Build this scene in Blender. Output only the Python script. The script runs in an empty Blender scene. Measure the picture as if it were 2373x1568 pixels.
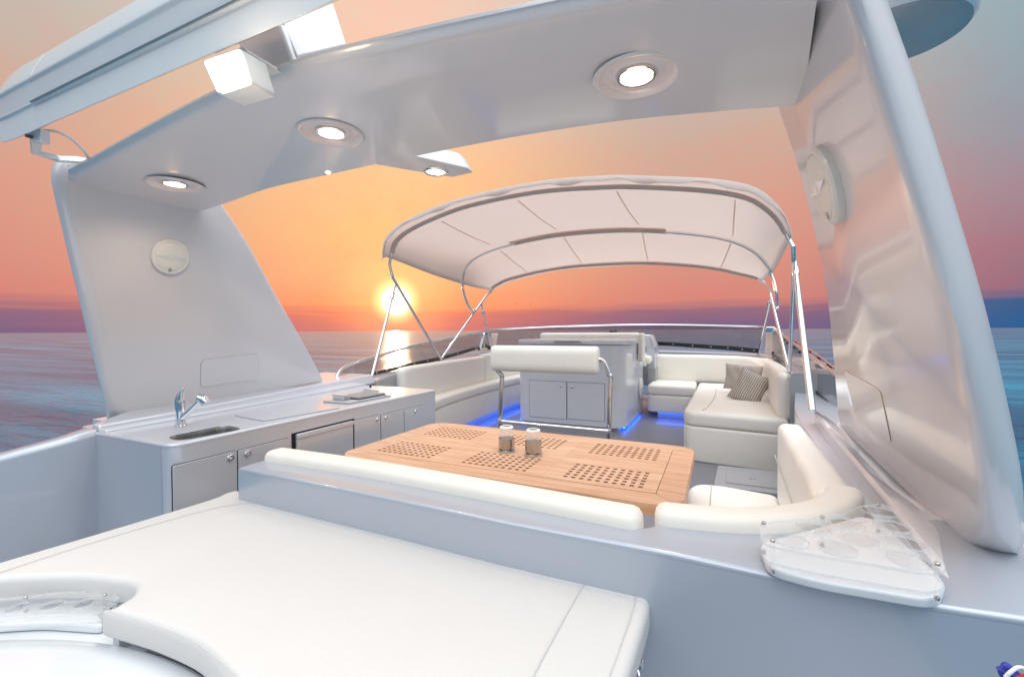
import bpy, bmesh, math, random
from mathutils import Vector, Matrix
from mathutils.geometry import delaunay_2d_cdt
random.seed(7)
sc = bpy.context.scene
R = math.radians

# ------------------------------------------------------------ camera
CAM_H = 1.4
YAW, PITCH, ROLL = R(25.05), R(-1.05), R(0.3)
F_, CX, CY = 1031.2, 1186.5, 784.0          # focal length and centre on a 2373 x 1568 frame
fw = Vector((-math.sin(YAW)*math.cos(PITCH), math.cos(YAW)*math.cos(PITCH), math.sin(PITCH)))
r0 = Vector((math.cos(YAW), math.sin(YAW), 0)); u0 = r0.cross(fw)
rt = r0*math.cos(ROLL)-u0*math.sin(ROLL); up = u0*math.cos(ROLL)+r0*math.sin(ROLL)
CAM = Vector((0, 0, CAM_H))
cd = bpy.data.cameras.new('camera'); cam = bpy.data.objects.new('camera', cd)
sc.collection.objects.link(cam)
m3 = Matrix((rt, up, -fw)).transposed()
cam.matrix_world = Matrix.Translation(CAM) @ m3.to_4x4()
cd.sensor_width = 36; cd.lens = F_/2373*36; cd.clip_start = .02; cd.clip_end = 60000
sc.camera = cam

# ------------------------------------------------------------ light and exposure
sc.view_settings.view_transform = 'Standard'; sc.view_settings.look = 'None'
sc.view_settings.gamma = 1; sc.view_settings.exposure = .08; sc.view_settings.use_curve_mapping = False
def ray(x, y): return fw + rt*((x-CX)/F_) - up*((y-CY)/F_)
sund = ray(918, 697).normalized()
sl = bpy.data.lights.new('sun', 'SUN'); sl.energy = .8; sl.angle = R(.5); sl.color = (1, .62, .36)
so = bpy.data.objects.new('sun', sl); sc.collection.objects.link(so)
so.rotation_euler = sund.to_track_quat('Z', 'Y').to_euler(); so.location = (0, 0, 30)

def lin(c):
    return tuple((v/255/12.92) if v/255 <= .04045 else ((v/255+.055)/1.055)**2.4 for v in c)
W = bpy.data.worlds.new('World'); sc.world = W; W.use_nodes = True
N = W.node_tree.nodes; L = W.node_tree.links; N.clear()
def nd(t, **k):
    n = N.new(t)
    for a, b in k.items(): setattr(n, a, b)
    return n
def math_(op, a, b=None, c=None, clamp=False):
    n = nd('ShaderNodeMath', operation=op, use_clamp=clamp)
    for i, v in enumerate((a, b, c)):
        if v is None: continue
        if isinstance(v, (int, float)): n.inputs[i].default_value = v
        else: L.new(v, n.inputs[i])
    return n.outputs[0]
tc = nd('ShaderNodeTexCoord'); sep = nd('ShaderNodeSeparateXYZ'); L.new(tc.outputs['Generated'], sep.inputs[0])
def vmath(op, a, b=None):
    n = nd('ShaderNodeVectorMath', operation=op)
    L.new(a, n.inputs[0])
    if b is not None:
        if isinstance(b, (tuple, Vector)): n.inputs[1].default_value = tuple(b)
        else: L.new(b, n.inputs[1])
    return n
flat = nd('ShaderNodeCombineXYZ'); L.new(sep.outputs[0], flat.inputs[0]); L.new(sep.outputs[1], flat.inputs[1])
fn = vmath('NORMALIZE', flat.outputs[0])
sxy = Vector((sund.x, sund.y, 0)).normalized()
az = math_('ARCCOSINE', vmath('DOT_PRODUCT', fn.outputs[0], sxy).outputs['Value'])       # 0..pi from the sun
el = math_('ARCSINE', sep.outputs[2])
elev = math_('MULTIPLY', el, 180/math.pi)
# streaky cloud noise shifts the edge of the low bank
mp = nd('ShaderNodeMapping'); mp.inputs['Scale'].default_value = (3.2, 3.2, 60)
L.new(tc.outputs['Generated'], mp.inputs[0])
nz = nd('ShaderNodeTexNoise'); nz.inputs['Scale'].default_value = 1.6; nz.inputs['Detail'].default_value = 5
L.new(mp.outputs[0], nz.inputs[0])
lowmask = math_('MULTIPLY', math_('SUBTRACT', 7.0, math_('ABSOLUTE', elev), clamp=False), 1/7., clamp=True)
elev2 = math_('ADD', elev, math_('MULTIPLY', math_('MULTIPLY', math_('SUBTRACT', nz.outputs[0], .5), 2.6), lowmask))
ENC = lambda e: (max(0, e+2)/92.0)**.5
enc = math_('POWER', math_('DIVIDE', math_('MAXIMUM', math_('ADD', elev2, 2), 0), 92), .5)
def ramp(keys):
    n = nd('ShaderNodeValToRGB'); cr = n.color_ramp
    while len(cr.elements) > 1: cr.elements.remove(cr.elements[0])
    for i, (e, c, *g) in enumerate(keys):
        g = g[0] if g else 1
        el_ = cr.elements[0] if i == 0 else cr.elements.new(ENC(e))
        el_.position = ENC(e); el_.color = (*[v*g for v in lin(c)], 1)
    L.new(enc, n.inputs[0]); return n.outputs[0]
ZEN = [(52, (220, 226, 232)), (90, (232, 237, 242))]
A = ramp([(-2, (205, 110, 112)), (.4, (196, 104, 112)), (2.0, (222, 112, 98)), (3.1, (254, 146, 100)), (6, (252, 172, 118)),
          (12, (255, 192, 126)), (20, (255, 198, 144)), (28, (246, 200, 168)), (38, (240, 200, 180))]+ZEN)
B = ramp([(-2, (120, 85, 125)), (.4, (122, 96, 130)), (2.2, (144, 102, 124)), (3.4, (208, 128, 118)), (7, (212, 140, 124)),
          (13, (214, 152, 132)), (21, (204, 168, 150)), (28, (190, 182, 174)), (38, (198, 196, 192))]+ZEN)
Cc = ramp([(-2, (30, 92, 146)), (.5, (34, 94, 146)), (2.2, (48, 92, 140)), (3.4, (148, 104, 124)), (7, (158, 114, 128)),
           (12, (160, 134, 146)), (18, (146, 154, 164)), (27, (148, 170, 178)), (38, (170, 190, 200))]+ZEN)
Dd = ramp([(-2, (78, 104, 132)), (1, (90, 114, 140)), (6, (124, 144, 164)), (15, (170, 182, 194)), (30, (206, 212, 216)), (40, (216, 220, 222))]+ZEN)
def mixc(f, a, b, mode='MIX'):
    n = nd('ShaderNodeMix', data_type='RGBA', blend_type=mode)
    if isinstance(f, float): n.inputs[0].default_value = f
    else: L.new(f, n.inputs[0])
    for s_, v in ((6, a), (7, b)):
        if isinstance(v, tuple): n.inputs[s_].default_value = v
        else: L.new(v, n.inputs[s_])
    return n.outputs[2]
def mr(v, a, b, c=0., d=1.):
    n = nd('ShaderNodeMapRange', interpolation_type='SMOOTHSTEP'); L.new(v, n.inputs[0])
    for i, q in enumerate((a, b, c, d)): n.inputs[i+1].default_value = q
    return n.outputs[0]
col = mixc(mr(az, R(0), R(37)), A, B)
col = mixc(mr(az, R(44), R(66)), col, Cc)
col = mixc(mr(az, R(65), R(105)), col, Dd)
# daylight still fills the sky overhead and astern
gain = math_('ADD', 1.0, math_('MULTIPLY', 3.0, math_('MAXIMUM', math_('MULTIPLY', mr(az, R(75), R(150)), mr(elev, 10, 55)), mr(elev, 36, 70))))
# mottled high haze
mp2 = nd('ShaderNodeMapping'); mp2.inputs['Scale'].default_value = (16, 16, 22); L.new(tc.outputs['Generated'], mp2.inputs[0])
nz2 = nd('ShaderNodeTexNoise'); nz2.inputs['Scale'].default_value = 1.3; nz2.inputs['Detail'].default_value = 9; nz2.inputs['Roughness'].default_value = .68; L.new(mp2.outputs[0], nz2.inputs[0])
hz = mixc(mr(nz2.outputs[0], .3, .7), (1.05, .95, .97, 1), (.96, 1.03, 1.02, 1)); col = mixc(.75, col, mixc(1.0, col, hz, 'MULTIPLY'))
# sun disc and its glow
ang = math_('MULTIPLY', math_('ARCCOSINE', vmath('DOT_PRODUCT', tc.outputs['Generated'], tuple(sund)).outputs['Value']), 180/math.pi)
disc = mr(ang, 2.0, 1.2)
glow = math_('MULTIPLY', mr(ang, 9.0, 0.8), .55)
glow2 = math_('MULTIPLY', mr(ang, 3.4, 1.0), .8)
bg1 = nd('ShaderNodeBackground'); L.new(col, bg1.inputs[0]); L.new(gain, bg1.inputs[1])
bg2 = nd('ShaderNodeBackground'); bg2.inputs[0].default_value = (1, .55, .16, 1); L.new(math_('MULTIPLY', glow, .55), bg2.inputs[1])
bg3 = nd('ShaderNodeBackground'); bg3.inputs[0].default_value = (1, .85, .4, 1); L.new(glow2, bg3.inputs[1])
bg4 = nd('ShaderNodeBackground'); bg4.inputs[0].default_value = (1, .93, .8, 1); L.new(math_('MULTIPLY', disc, 1.6), bg4.inputs[1])
sky = nd('ShaderNodeTexSky', sky_type='NISHITA'); sky.sun_disc = False
sky.sun_elevation = math.asin(sund.z); sky.sun_rotation = math.atan2(sund.x, sund.y)
bg5 = nd('ShaderNodeBackground'); L.new(sky.outputs[0], bg5.inputs[0]); bg5.inputs[1].default_value = .004
def addsh(a, b):
    n = nd('ShaderNodeAddShader'); L.new(a.outputs[0], n.inputs[0]); L.new(b.outputs[0], n.inputs[1]); return n
o = nd('ShaderNodeOutputWorld')
L.new(addsh(addsh(addsh(addsh(bg1, bg2), bg3), bg4), bg5).outputs[0], o.inputs[0])

# ------------------------------------------------------------ materials
def mat(name, base, rough=.5, metal=0, coat=0, bump=0, bscale=200, trans=0, ior=1.45, emit=None, es=0, alpha=1, vary=0, sub=0, spec=.5, sheen=0, soft=0):
    m = bpy.data.materials.new(name); m.use_nodes = True
    t = m.node_tree; b = t.nodes['Principled BSDF']
    b.inputs['Base Color'].default_value = (*base, 1); b.inputs['Roughness'].default_value = rough
    b.inputs['Metallic'].default_value = metal; b.inputs['Coat Weight'].default_value = coat
    b.inputs['Coat Roughness'].default_value = .04; b.inputs['Specular IOR Level'].default_value = spec
    b.inputs['Transmission Weight'].default_value = trans; b.inputs['IOR'].default_value = ior
    b.inputs['Alpha'].default_value = alpha; b.inputs['Sheen Weight'].default_value = sheen
    if emit: b.inputs['Emission Color'].default_value = (*emit, 1); b.inputs['Emission Strength'].default_value = es
    tcn = t.nodes.new('ShaderNodeTexCoord')
    if bump:
        n = t.nodes.new('ShaderNodeTexNoise'); n.inputs['Scale'].default_value = bscale; n.inputs['Detail'].default_value = 3
        t.links.new(tcn.outputs['Object'], n.inputs[0])
        bp = t.nodes.new('ShaderNodeBump'); bp.inputs['Strength'].default_value = bump; bp.inputs['Distance'].default_value = .002
        t.links.new(n.outputs[0], bp.inputs['Height']); t.links.new(bp.outputs[0], b.inputs['Normal'])
        if soft:
            n2 = t.nodes.new('ShaderNodeTexNoise'); n2.inputs['Scale'].default_value = 5.5; n2.inputs['Detail'].default_value = 3; n2.inputs['Distortion'].default_value = .8
            t.links.new(tcn.outputs['Object'], n2.inputs[0]); bp2 = t.nodes.new('ShaderNodeBump'); bp2.inputs['Strength'].default_value = soft; bp2.inputs['Distance'].default_value = .02
            t.links.new(n2.outputs[0], bp2.inputs['Height']); t.links.new(bp2.outputs[0], bp.inputs['Normal'])
    if vary:
        n = t.nodes.new('ShaderNodeTexNoise'); n.inputs['Scale'].default_value = 2.3; n.inputs['Detail'].default_value = 6
        t.links.new(tcn.outputs['Object'], n.inputs[0])
        r_ = t.nodes.new('ShaderNodeMapRange'); r_.inputs[3].default_value = 1-vary; r_.inputs[4].default_value = 1+vary
        t.links.new(n.outputs[0], r_.inputs[0])
        mx = t.nodes.new('ShaderNodeVectorMath'); mx.operation = 'SCALE'; mx.inputs[0].default_value = base
        t.links.new(r_.outputs[0], mx.inputs['Scale']); t.links.new(mx.outputs[0], b.inputs['Base Color'])
        r2 = t.nodes.new('ShaderNodeMapRange'); r2.inputs[3].default_value = rough*.93; r2.inputs[4].default_value = min(1, rough*1.07)
        t.links.new(n.outputs[0], r2.inputs[0]); t.links.new(r2.outputs[0], b.inputs['Roughness'])
    return m
M = {}
M['gel'] = mat('silver_gelcoat', (.58, .605, .655), .30, .28, .6, .04, 900, vary=.03)
M['gelshade'] = mat('silver_gelcoat_shaded', (.44, .48, .545), .30, .28, .6, .04, 900, vary=.03)  # darker copy of the silver gelcoat: shade on wall and bulwark in its colour
M['gellit'] = mat('silver_gelcoat_lit', (.72, .75, .80), .30, .05, .6, .04, 900, vary=.02)  # lighter copy of the silver gelcoat: light on the bar cabinet in its colour
M['matsteel'] = mat('matt_steel', (.52, .53, .54), .5, .6)
M['geldark'] = mat('slate_gelcoat', (.34, .355, .375), .4, .05, .4, .04, 900, vary=.04)
M['white'] = mat('white_gelcoat', (.66, .69, .71), .22, 0, .8, vary=.02)
M['leg'] = mat('arch_gelcoat', (.65, .635, .65), .34, .05, .75, vary=.025)
M['cream'] = mat('cream_vinyl', (.88, .84, .76), .42, 0, 0, .35, 450, vary=.025, sheen=.1, soft=.18)
M['pad'] = mat('white_vinyl', (.62, .607, .585), .42, 0, 0, .35, 500, vary=.02, sheen=.1, soft=.18)
M['seam'] = mat('seam_thread', (.48, .46, .42), .7)
M['steel'] = mat('polished_steel', (.72, .73, .75), .10, 1)
M['brushed'] = mat('brushed_steel', (.55, .53, .50), .28, 1, 0, .3, 300)
M['darksteel'] = mat('worn_steel', (.50, .49, .47), .22, 1, 0, .4, 60)
M['dark'] = mat('dark_gap', (.05, .055, .065), .5)
M['black'] = mat('black_plastic', (.015, .016, .02), .3)
M['darkglass'] = mat('screen_glass', (.01, .012, .016), .06)
M['acrylic'] = mat('clear_acrylic', (.93, .95, .96), .04, 0, 0, alpha=.09, spec=.6)
M['acredge'] = mat('acrylic_edge', (.80, .80, .78), .06, 0, 0, alpha=.42, spec=1)
M['glass'] = mat('candle_glass', (.96, .90, .88), .03, 0, 0, alpha=.17, spec=.8)
M['frost'] = mat('milky_glass', (.9, .88, .86), .3)
M['tint'] = mat('tinted_acrylic', (.10, .10, .12), .04, 0, 0, alpha=.30, spec=.5)
M['canvas'] = mat('pale_canvas', (.74, .70, .66), .8, 0, 0, .4, 250, vary=.03)
M['canvas2'] = mat('canvas_reinforcement', (.80, .75, .71), .85, 0, 0, .4, 250)
M['lamp'] = mat('lamp_glow', (1, .9, .75), .4, emit=(1, .80, .55), es=3.2)
M['flood'] = mat('floodlight_glow', (1, .95, .85), .4, emit=(1, .93, .80), es=4)
M['led'] = mat('blue_led', (.02, .1, 1), .4, emit=(.003, .13, 1.0), es=15)
M['deck'] = mat('grey_deck', (.22, .22, .25), .45, 0, .2, .3, 120, vary=.1)
M['pillow'] = mat('taupe_fabric', (.46, .40, .36), .8, 0, 0, .6, 350, sheen=.3)
M['red'] = mat('red_cloth', (.75, .04, .03), .7); M['blue'] = mat('blue_cloth', (.03, .05, .32), .7)
M['rope'] = mat('white_rope', (.8, .8, .78), .8, 0, 0, .8, 300)
M['spk'] = mat('speaker_white', (.72, .71, .67), .45, 0, .1, .25, 600)
M['bird'] = mat('bird_dark', (.08, .06, .06), .8)
M['leg'].node_tree.nodes['Principled BSDF'].inputs['Coat Roughness'].default_value = .085; M['leg'].node_tree.nodes['Principled BSDF'].inputs['Coat IOR'].default_value = 1.6
# bimini cloth lets light through
for mm_ in ('canvas', 'canvas2'):
  t = M[mm_].node_tree; b = t.nodes['Principled BSDF']; tr = t.nodes.new('ShaderNodeBsdfTranslucent')
  tr.inputs[0].default_value = (.95, .84, .79, 1); mx = t.nodes.new('ShaderNodeMixShader'); mx.inputs[0].default_value = .58
  t.links.new(b.outputs[0], mx.inputs[1]); t.links.new(tr.outputs[0], mx.inputs[2]); t.links.new(mx.outputs[0], t.nodes['Material Output'].inputs[0])
def wood(name, rot):
    m = bpy.data.materials.new(name); m.use_nodes = True; t = m.node_tree; b = t.nodes['Principled BSDF']
    tcn = t.nodes.new('ShaderNodeTexCoord'); mp = t.nodes.new('ShaderNodeMapping')
    mp.inputs['Rotation'].default_value = (0, 0, rot); mp.inputs['Scale'].default_value = (1.0, 14, 14)
    t.links.new(tcn.outputs['Object'], mp.inputs[0])
    n1 = t.nodes.new('ShaderNodeTexNoise'); n1.inputs['Scale'].default_value = 3; n1.inputs['Detail'].default_value = 8; n1.inputs['Distortion'].default_value = .6
    n2 = t.nodes.new('ShaderNodeTexNoise'); n2.inputs['Scale'].default_value = 26; n2.inputs['Detail'].default_value = 4
    t.links.new(mp.outputs[0], n1.inputs[0]); t.links.new(mp.outputs[0], n2.inputs[0])
    add = t.nodes.new('ShaderNodeMath'); add.operation = 'MULTIPLY_ADD'; add.inputs[1].default_value = .45
    t.links.new(n2.outputs[0], add.inputs[0]); t.links.new(n1.outputs[0], add.inputs[2])
    cr = t.nodes.new('ShaderNodeValToRGB'); e = cr.color_ramp.elements
    e[0].position = .45; e[0].color = (.47, .235, .13, 1); e[1].position = .95; e[1].color = (.70, .45, .30, 1)
    k = e.new(.7); k.color = (.60, .345, .21, 1)
    oi = t.nodes.new('ShaderNodeObjectInfo'); mo = t.nodes.new('ShaderNodeMath'); mo.operation = 'MULTIPLY_ADD'; mo.inputs[1].default_value = .10; mo.inputs[2].default_value = -.05
    t.links.new(oi.outputs['Random'], mo.inputs[0]); ad2 = t.nodes.new('ShaderNodeMath'); ad2.operation = 'ADD'; t.links.new(mo.outputs[0], ad2.inputs[0]); t.links.new(add.outputs[0], ad2.inputs[1])
    t.links.new(ad2.outputs[0], cr.inputs[0]); t.links.new(cr.outputs[0], b.inputs['Base Color'])
    b.inputs['Roughness'].default_value = .42
    bp = t.nodes.new('ShaderNodeBump'); bp.inputs['Strength'].default_value = .15; bp.inputs['Distance'].default_value = .001
    t.links.new(n2.outputs[0], bp.inputs['Height']); t.links.new(bp.outputs[0], b.inputs['Normal'])
    return m
M['wood'] = wood('teak_lengthwise', 0); M['woodx'] = wood('teak_crosswise', R(90))
M['woodshade'] = mat('teak_hole_shade', (.22, .09, .04), .6)  # shade in and below the table holes, put into the wood colour
# striped cushion cloth
m = mat('striped_cloth', (.4, .36, .32), .85, 0, 0, .6, 300); M['stripe'] = m; t = m.node_tree; b = t.nodes['Principled BSDF']
tcn = t.nodes.new('ShaderNodeTexCoord'); wv = t.nodes.new('ShaderNodeTexWave'); wv.bands_direction = 'X'; wv.inputs['Scale'].default_value = 13
wv.inputs['Distortion'].default_value = .3; t.links.new(tcn.outputs['Object'], wv.inputs[0])
cr = t.nodes.new('ShaderNodeValToRGB'); e = cr.color_ramp.elements; e[0].position = .12; e[0].color = (.17, .14, .12, 1)
e[1].position = .34; e[1].color = (.53, .48, .43, 1); t.links.new(wv.outputs[0], cr.inputs[0]); t.links.new(cr.outputs[0], b.inputs['Base Color'])
# sea
m = bpy.data.materials.new('sea_water'); m.use_nodes = True; M['sea'] = m; t = m.node_tree; b = t.nodes['Principled BSDF']
b.inputs['Base Color'].default_value = (.012, .20, .32, 1); b.inputs['Roughness'].default_value = .16; b.inputs['IOR'].default_value = 1.33; b.inputs['Specular IOR Level'].default_value = .28
tcn = t.nodes.new('ShaderNodeTexCoord')
mpb = t.nodes.new('ShaderNodeMapping'); mpb.inputs['Rotation'].default_value = (0, 0, -YAW+R(8)); mpb.inputs['Scale'].default_value = (.010, .09, 1)
t.links.new(tcn.outputs['Object'], mpb.inputs[0]); nb = t.nodes.new('ShaderNodeTexNoise'); nb.inputs['Scale'].default_value = 1; nb.inputs['Detail'].default_value = 6
t.links.new(mpb.outputs[0], nb.inputs[0]); crb = t.nodes.new('ShaderNodeValToRGB'); eb = crb.color_ramp.elements
eb[0].position = .38; eb[0].color = (.0, .07, .13, 1); eb[1].position = .62; eb[1].color = (.006, .20, .30, 1)
t.links.new(nb.outputs[0], crb.inputs[0]); t.links.new(crb.outputs[0], b.inputs['Base Color'])
hs = None
for sc_, st in ((.045, 1.0), (.2, .35), (.9, .12)):
    mp = t.nodes.new('ShaderNodeMapping'); mp.inputs['Rotation'].default_value = (0, 0, -YAW+R(8)); mp.inputs['Scale'].default_value = (sc_*.35, sc_*1.5, 1)
    t.links.new(tcn.outputs['Object'], mp.inputs[0])
    n = t.nodes.new('ShaderNodeTexNoise'); n.inputs['Scale'].default_value = 1; n.inputs['Detail'].default_value = 4
    t.links.new(mp.outputs[0], n.inputs[0])
    q = t.nodes.new('ShaderNodeMath'); q.operation = 'MULTIPLY_ADD'; q.inputs[1].default_value = st
    t.links.new(n.outputs[0], q.inputs[0])
    if hs: t.links.new(hs, q.inputs[2])
    else: q.inputs[2].default_value = 0
    hs = q.outputs[0]
bp = t.nodes.new('ShaderNodeBump'); bp.inputs['Strength'].default_value = 1; bp.inputs['Distance'].default_value = 2.2
t.links.new(hs, bp.inputs['Height']); t.links.new(bp.outputs[0], b.inputs['Normal'])

# ------------------------------------------------------------ helpers
def aZ(x, y, z): d = ray(x, y); return CAM+d*((z-CAM_H)/d.z)
def aX(x, y, v): d = ray(x, y); return CAM+d*(v/d.x)
def aY(x, y, v): d = ray(x, y); return CAM+d*(v/d.y)
def aP(x, y, n, c): n = Vector(n); d = ray(x, y); return CAM+d*((c-n.dot(CAM))/n.dot(d))   # plane n.p = c
col_ = sc.collection
def empty(name, label, cat, loc=(0, 0, 0), group=None):
    o = bpy.data.objects.new(name, None); col_.objects.link(o); o.location = loc
    o.empty_display_size = .1; o['label'] = label; o['category'] = cat
    if group: o['group'] = group
    return o
def link(name, me, m, parent=None, label=None, cat=None, kind=None, group=None, smooth=35, bevel=0, seg=3):
    o = bpy.data.objects.new(name, me); col_.objects.link(o)
    if m is not None and not me.materials: me.materials.append(M[m] if isinstance(m, str) else m)
    if smooth:
        me.shade_smooth(); me.set_sharp_from_angle(angle=R(smooth))
    if bevel:
        md = o.modifiers.new('bevel', 'BEVEL'); md.width = bevel; md.segments = seg; md.limit_method = 'ANGLE'; md.angle_limit = R(40)
        md.harden_normals = False
        me.shade_smooth()
    if parent:
        o.parent = parent; o.matrix_parent_inverse = Matrix.Translation(-tot(parent))
    if label: o['label'] = label
    if cat: o['category'] = cat
    if kind: o['kind'] = kind
    if group: o['group'] = group
    return o
def tot(p): return Vector(p.location) if p.type == 'EMPTY' else Vector((0, 0, 0))
def mesh(verts, faces, name='mesh'):
    me = bpy.data.meshes.new(name); me.from_pydata([tuple(v) for v in verts], [], faces); me.validate()
    bm = bmesh.new(); bm.from_mesh(me); bmesh.ops.remove_doubles(bm, verts=bm.verts, dist=1e-6)
    bmesh.ops.recalc_face_normals(bm, faces=bm.faces); bm.to_mesh(me); bm.free(); return me
def prism(pts, vec):            # polygon (3d points) extruded by vec
    n = len(pts); pts = [Vector(p) for p in pts]; vec = Vector(vec)
    v = pts+[p+vec for p in pts]
    f = [[i, (i+1) % n, n+(i+1) % n, n+i] for i in range(n)]
    cap(v[:n], v, f); cap(v[n:2*n], v, f)
    return mesh(v, f)
def slab(xy, z0, z1):
    return prism([(p[0], p[1], z0) for p in xy], (0, 0, z1-z0))
def box(x0, x1, y0, y1, z0, z1): return slab([(x0, y0), (x1, y0), (x1, y1), (x0, y1)], z0, z1)
def join(ms):
    bm = bmesh.new()
    for m in ms: bm.from_mesh(m)
    me = bpy.data.meshes.new('joined'); bm.to_mesh(me); bm.free(); return me
def rnd(pts, r, n=6):           # round the corners of a closed polygon; r number or list
    out = []; k = len(pts); P = [Vector(p) for p in pts]
    for i in range(k):
        ri = r[i] if isinstance(r, (list, tuple)) else r
        a, b_, c = P[i-1], P[i], P[(i+1) % k]
        if ri <= 0: out.append(b_); continue
        u, w = (a-b_), (c-b_); lu, lw = u.length, w.length; u.normalize(); w.normalize()
        d = min(ri, lu*.49, lw*.49)
        p, q = b_+u*d, b_+w*d
        for j in range(n+1):
            s = j/n; out.append(p*(1-s)**2+b_*2*s*(1-s)+q*s**2)
    return out
def cat_(pts, n=8, closed=False):
    P = [Vector(p) for p in pts]; k = len(P); out = []
    for i in range(k if closed else k-1):
        p1, p2 = P[i], P[(i+1) % k]
        p0 = P[i-1] if (i > 0 or closed) else p1*2-p2
        p3 = P[(i+2) % k] if (i+2 < k or closed) else p2*2-p1
        for j in range(n):
            s = j/n
            out.append(.5*((2*p1)+(p2-p0)*s+(2*p0-5*p1+4*p2-p3)*s*s+(3*p1-p0-3*p2+p3)*s**3))
    if not closed: out.append(P[-1])
    return out
def tube(path, r, n=12, closed=False, caps=True):
    P = [Vector(p) for p in path]; k = len(P); v = []; f = []
    nrm = None
    for i in range(k):
        tng = (P[(i+1) % k]-P[i-1]) if closed else (P[min(i+1, k-1)]-P[max(i-1, 0)])
        tng.normalize()
        if nrm is None:
            nrm = tng.orthogonal().normalized()
        nrm = (nrm-tng*nrm.dot(tng)).normalized(); bn = tng.cross(nrm)
        rr = r[i] if isinstance(r, (list, tuple)) else r
        for j in range(n):
            a = 2*math.pi*j/n; v.append(P[i]+nrm*math.cos(a)*rr+bn*math.sin(a)*rr)
    for i in range(k if closed else k-1):
        for j in range(n):
            a, b_ = i*n+j, i*n+(j+1) % n; c, d = ((i+1) % k)*n+(j+1) % n, ((i+1) % k)*n+j
            f.append([a, b_, c, d])
    if not closed and caps: f += [list(range(n))[::-1], list(range((k-1)*n, k*n))]
    return mesh(v, f)
def lathe(prof, c, axis=(0, 0, 1), n=32, cap=False):
    ax = Vector(axis).normalized(); u = ax.orthogonal().normalized(); w = ax.cross(u); c = Vector(c); v = []; f = []
    for (rr, h) in prof:
        for j in range(n):
            a = 2*math.pi*j/n; v.append(c+ax*h+(u*math.cos(a)+w*math.sin(a))*max(rr, 1e-4))
    for i in range(len(prof)-1):
        for j in range(n): f.append([i*n+j, i*n+(j+1) % n, (i+1)*n+(j+1) % n, (i+1)*n+j])
    if cap: f += [list(range(n))[::-1], list(range((len(prof)-1)*n, len(prof)*n))]
    return mesh(v, f)
def cap(ring, v, f):
    zz = [p.z for p in ring]
    if len(ring) > 8 and max(zz)-min(zz) < 1e-4:
        vv, _, ff, *_r = delaunay_2d_cdt([Vector((p.x, p.y)) for p in ring], [], [list(range(len(ring)))], 1, 1e-6)
        if ff:
            b0 = len(v); v += [Vector((q.x, q.y, zz[0])) for q in vv]; f += [[b0+i for i in t_] for t_ in ff]; return
    b0 = len(v); v += [Vector(p) for p in ring]; f.append([b0+i for i in range(len(ring))])
def loft(rings, closed=True, caps=True):
    n = len(rings[0]); v = [Vector(p) for r_ in rings for p in r_]; f = []
    for i in range(len(rings)-1):
        for j in range(n if closed else n-1):
            f.append([i*n+j, i*n+(j+1) % n, (i+1)*n+(j+1) % n, (i+1)*n+j])
    if caps and closed: cap(rings[0], v, f); cap(rings[-1], v, f)
    return mesh(v, f)
def rsec(w0, w1, h0, h1, r, n=5):     # rounded rectangular section, (lateral, height) pairs
    return [(p.x, p.y) for p in [Vector((q.x, q.y)) for q in rnd([Vector((w0, h0, 0)), Vector((w1, h0, 0)), Vector((w1, h1, 0)), Vector((w0, h1, 0))], r, n)]]
def sweep(path, sec, ends=.03, lean=0):        # sweep a section along a plan path; ends rounded by shrinking
    P = [Vector(p) for p in path]
    if ends: P = [P[0]]+[p for p in P[1:-1] if (p-P[0]).length > ends*1.15 and (p-P[-1]).length > ends*1.15]+[P[-1]]
    cx = sum(s[0] for s in sec)/len(sec); cy = sum(s[1] for s in sec)/len(sec)
    def frame(i):
        t_ = (P[min(i+1, len(P)-1)]-P[max(i-1, 0)]); t_.z = 0; t_.normalize(); return t_, Vector((t_.y, -t_.x, 0))
    rings = []
    def ring(p, lat, sc2):
        hw = max(abs(s[0]-cx) for s in sec); hh = max(abs(s[1]-cy) for s in sec); d = ends*(1-sc2)
        fx, fy = (hw-d)/hw, (hh-d)/hh
        return [p+lat*(cx+(s[0]-cx)*fx+lean*(s[1]))+Vector((0, 0, cy+(s[1]-cy)*fy)) for s in sec]
    ks = [(0, 0.0), (.134, .5), (.5, .866), (1, 1)] if ends else []
    t_, lat = frame(0)
    for a, b_ in ks: rings.append(ring(P[0]+t_*ends*a, lat, b_))
    for i in range(1 if ends else 0, len(P)-(1 if ends else 0)):
        t_, lat = frame(i); rings.append(ring(P[i], lat, 1))
    t_, lat = frame(len(P)-1)
    for a, b_ in ks[::-1]: rings.append(ring(P[-1]-t_*ends*a, lat, b_))
    return loft(rings)
def inset(poly, d):             # inward offset of a CCW/CW plan polygon
    k = len(poly); out = []
    area = sum(poly[i-1].x*poly[i].y-poly[i].x*poly[i-1].y for i in range(k)); sg = 1 if area > 0 else -1
    for i in range(k):
        a, b_, c = poly[i-1], poly[i], poly[(i+1) % k]
        e1 = (b_-a); e2 = (c-b_); e1.z = e2.z = 0
        if e1.length < 1e-7: e1 = e2
        if e2.length < 1e-7: e2 = e1
        n1 = Vector((-e1.y, e1.x, 0)).normalized()*sg; n2 = Vector((-e2.y, e2.x, 0)).normalized()*sg
        nn = (n1+n2); 
        if nn.length < 1e-6: nn = n1
        nn.normalize(); out.append(b_+nn*(d/max(.5, nn.dot(n1))))
    for _ in range(60):
        bad = 0
        for i in range(k):
            j = (i+1) % k; e = poly[j]-poly[i]; g_ = out[j]-out[i]
            if e.length > 1e-7 and e.x*g_.x+e.y*g_.y < 0:
                mid = (out[i]+out[j])*.5; out[i] = mid.copy(); out[j] = mid.copy(); bad += 1
        if not bad: break
    return out
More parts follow.
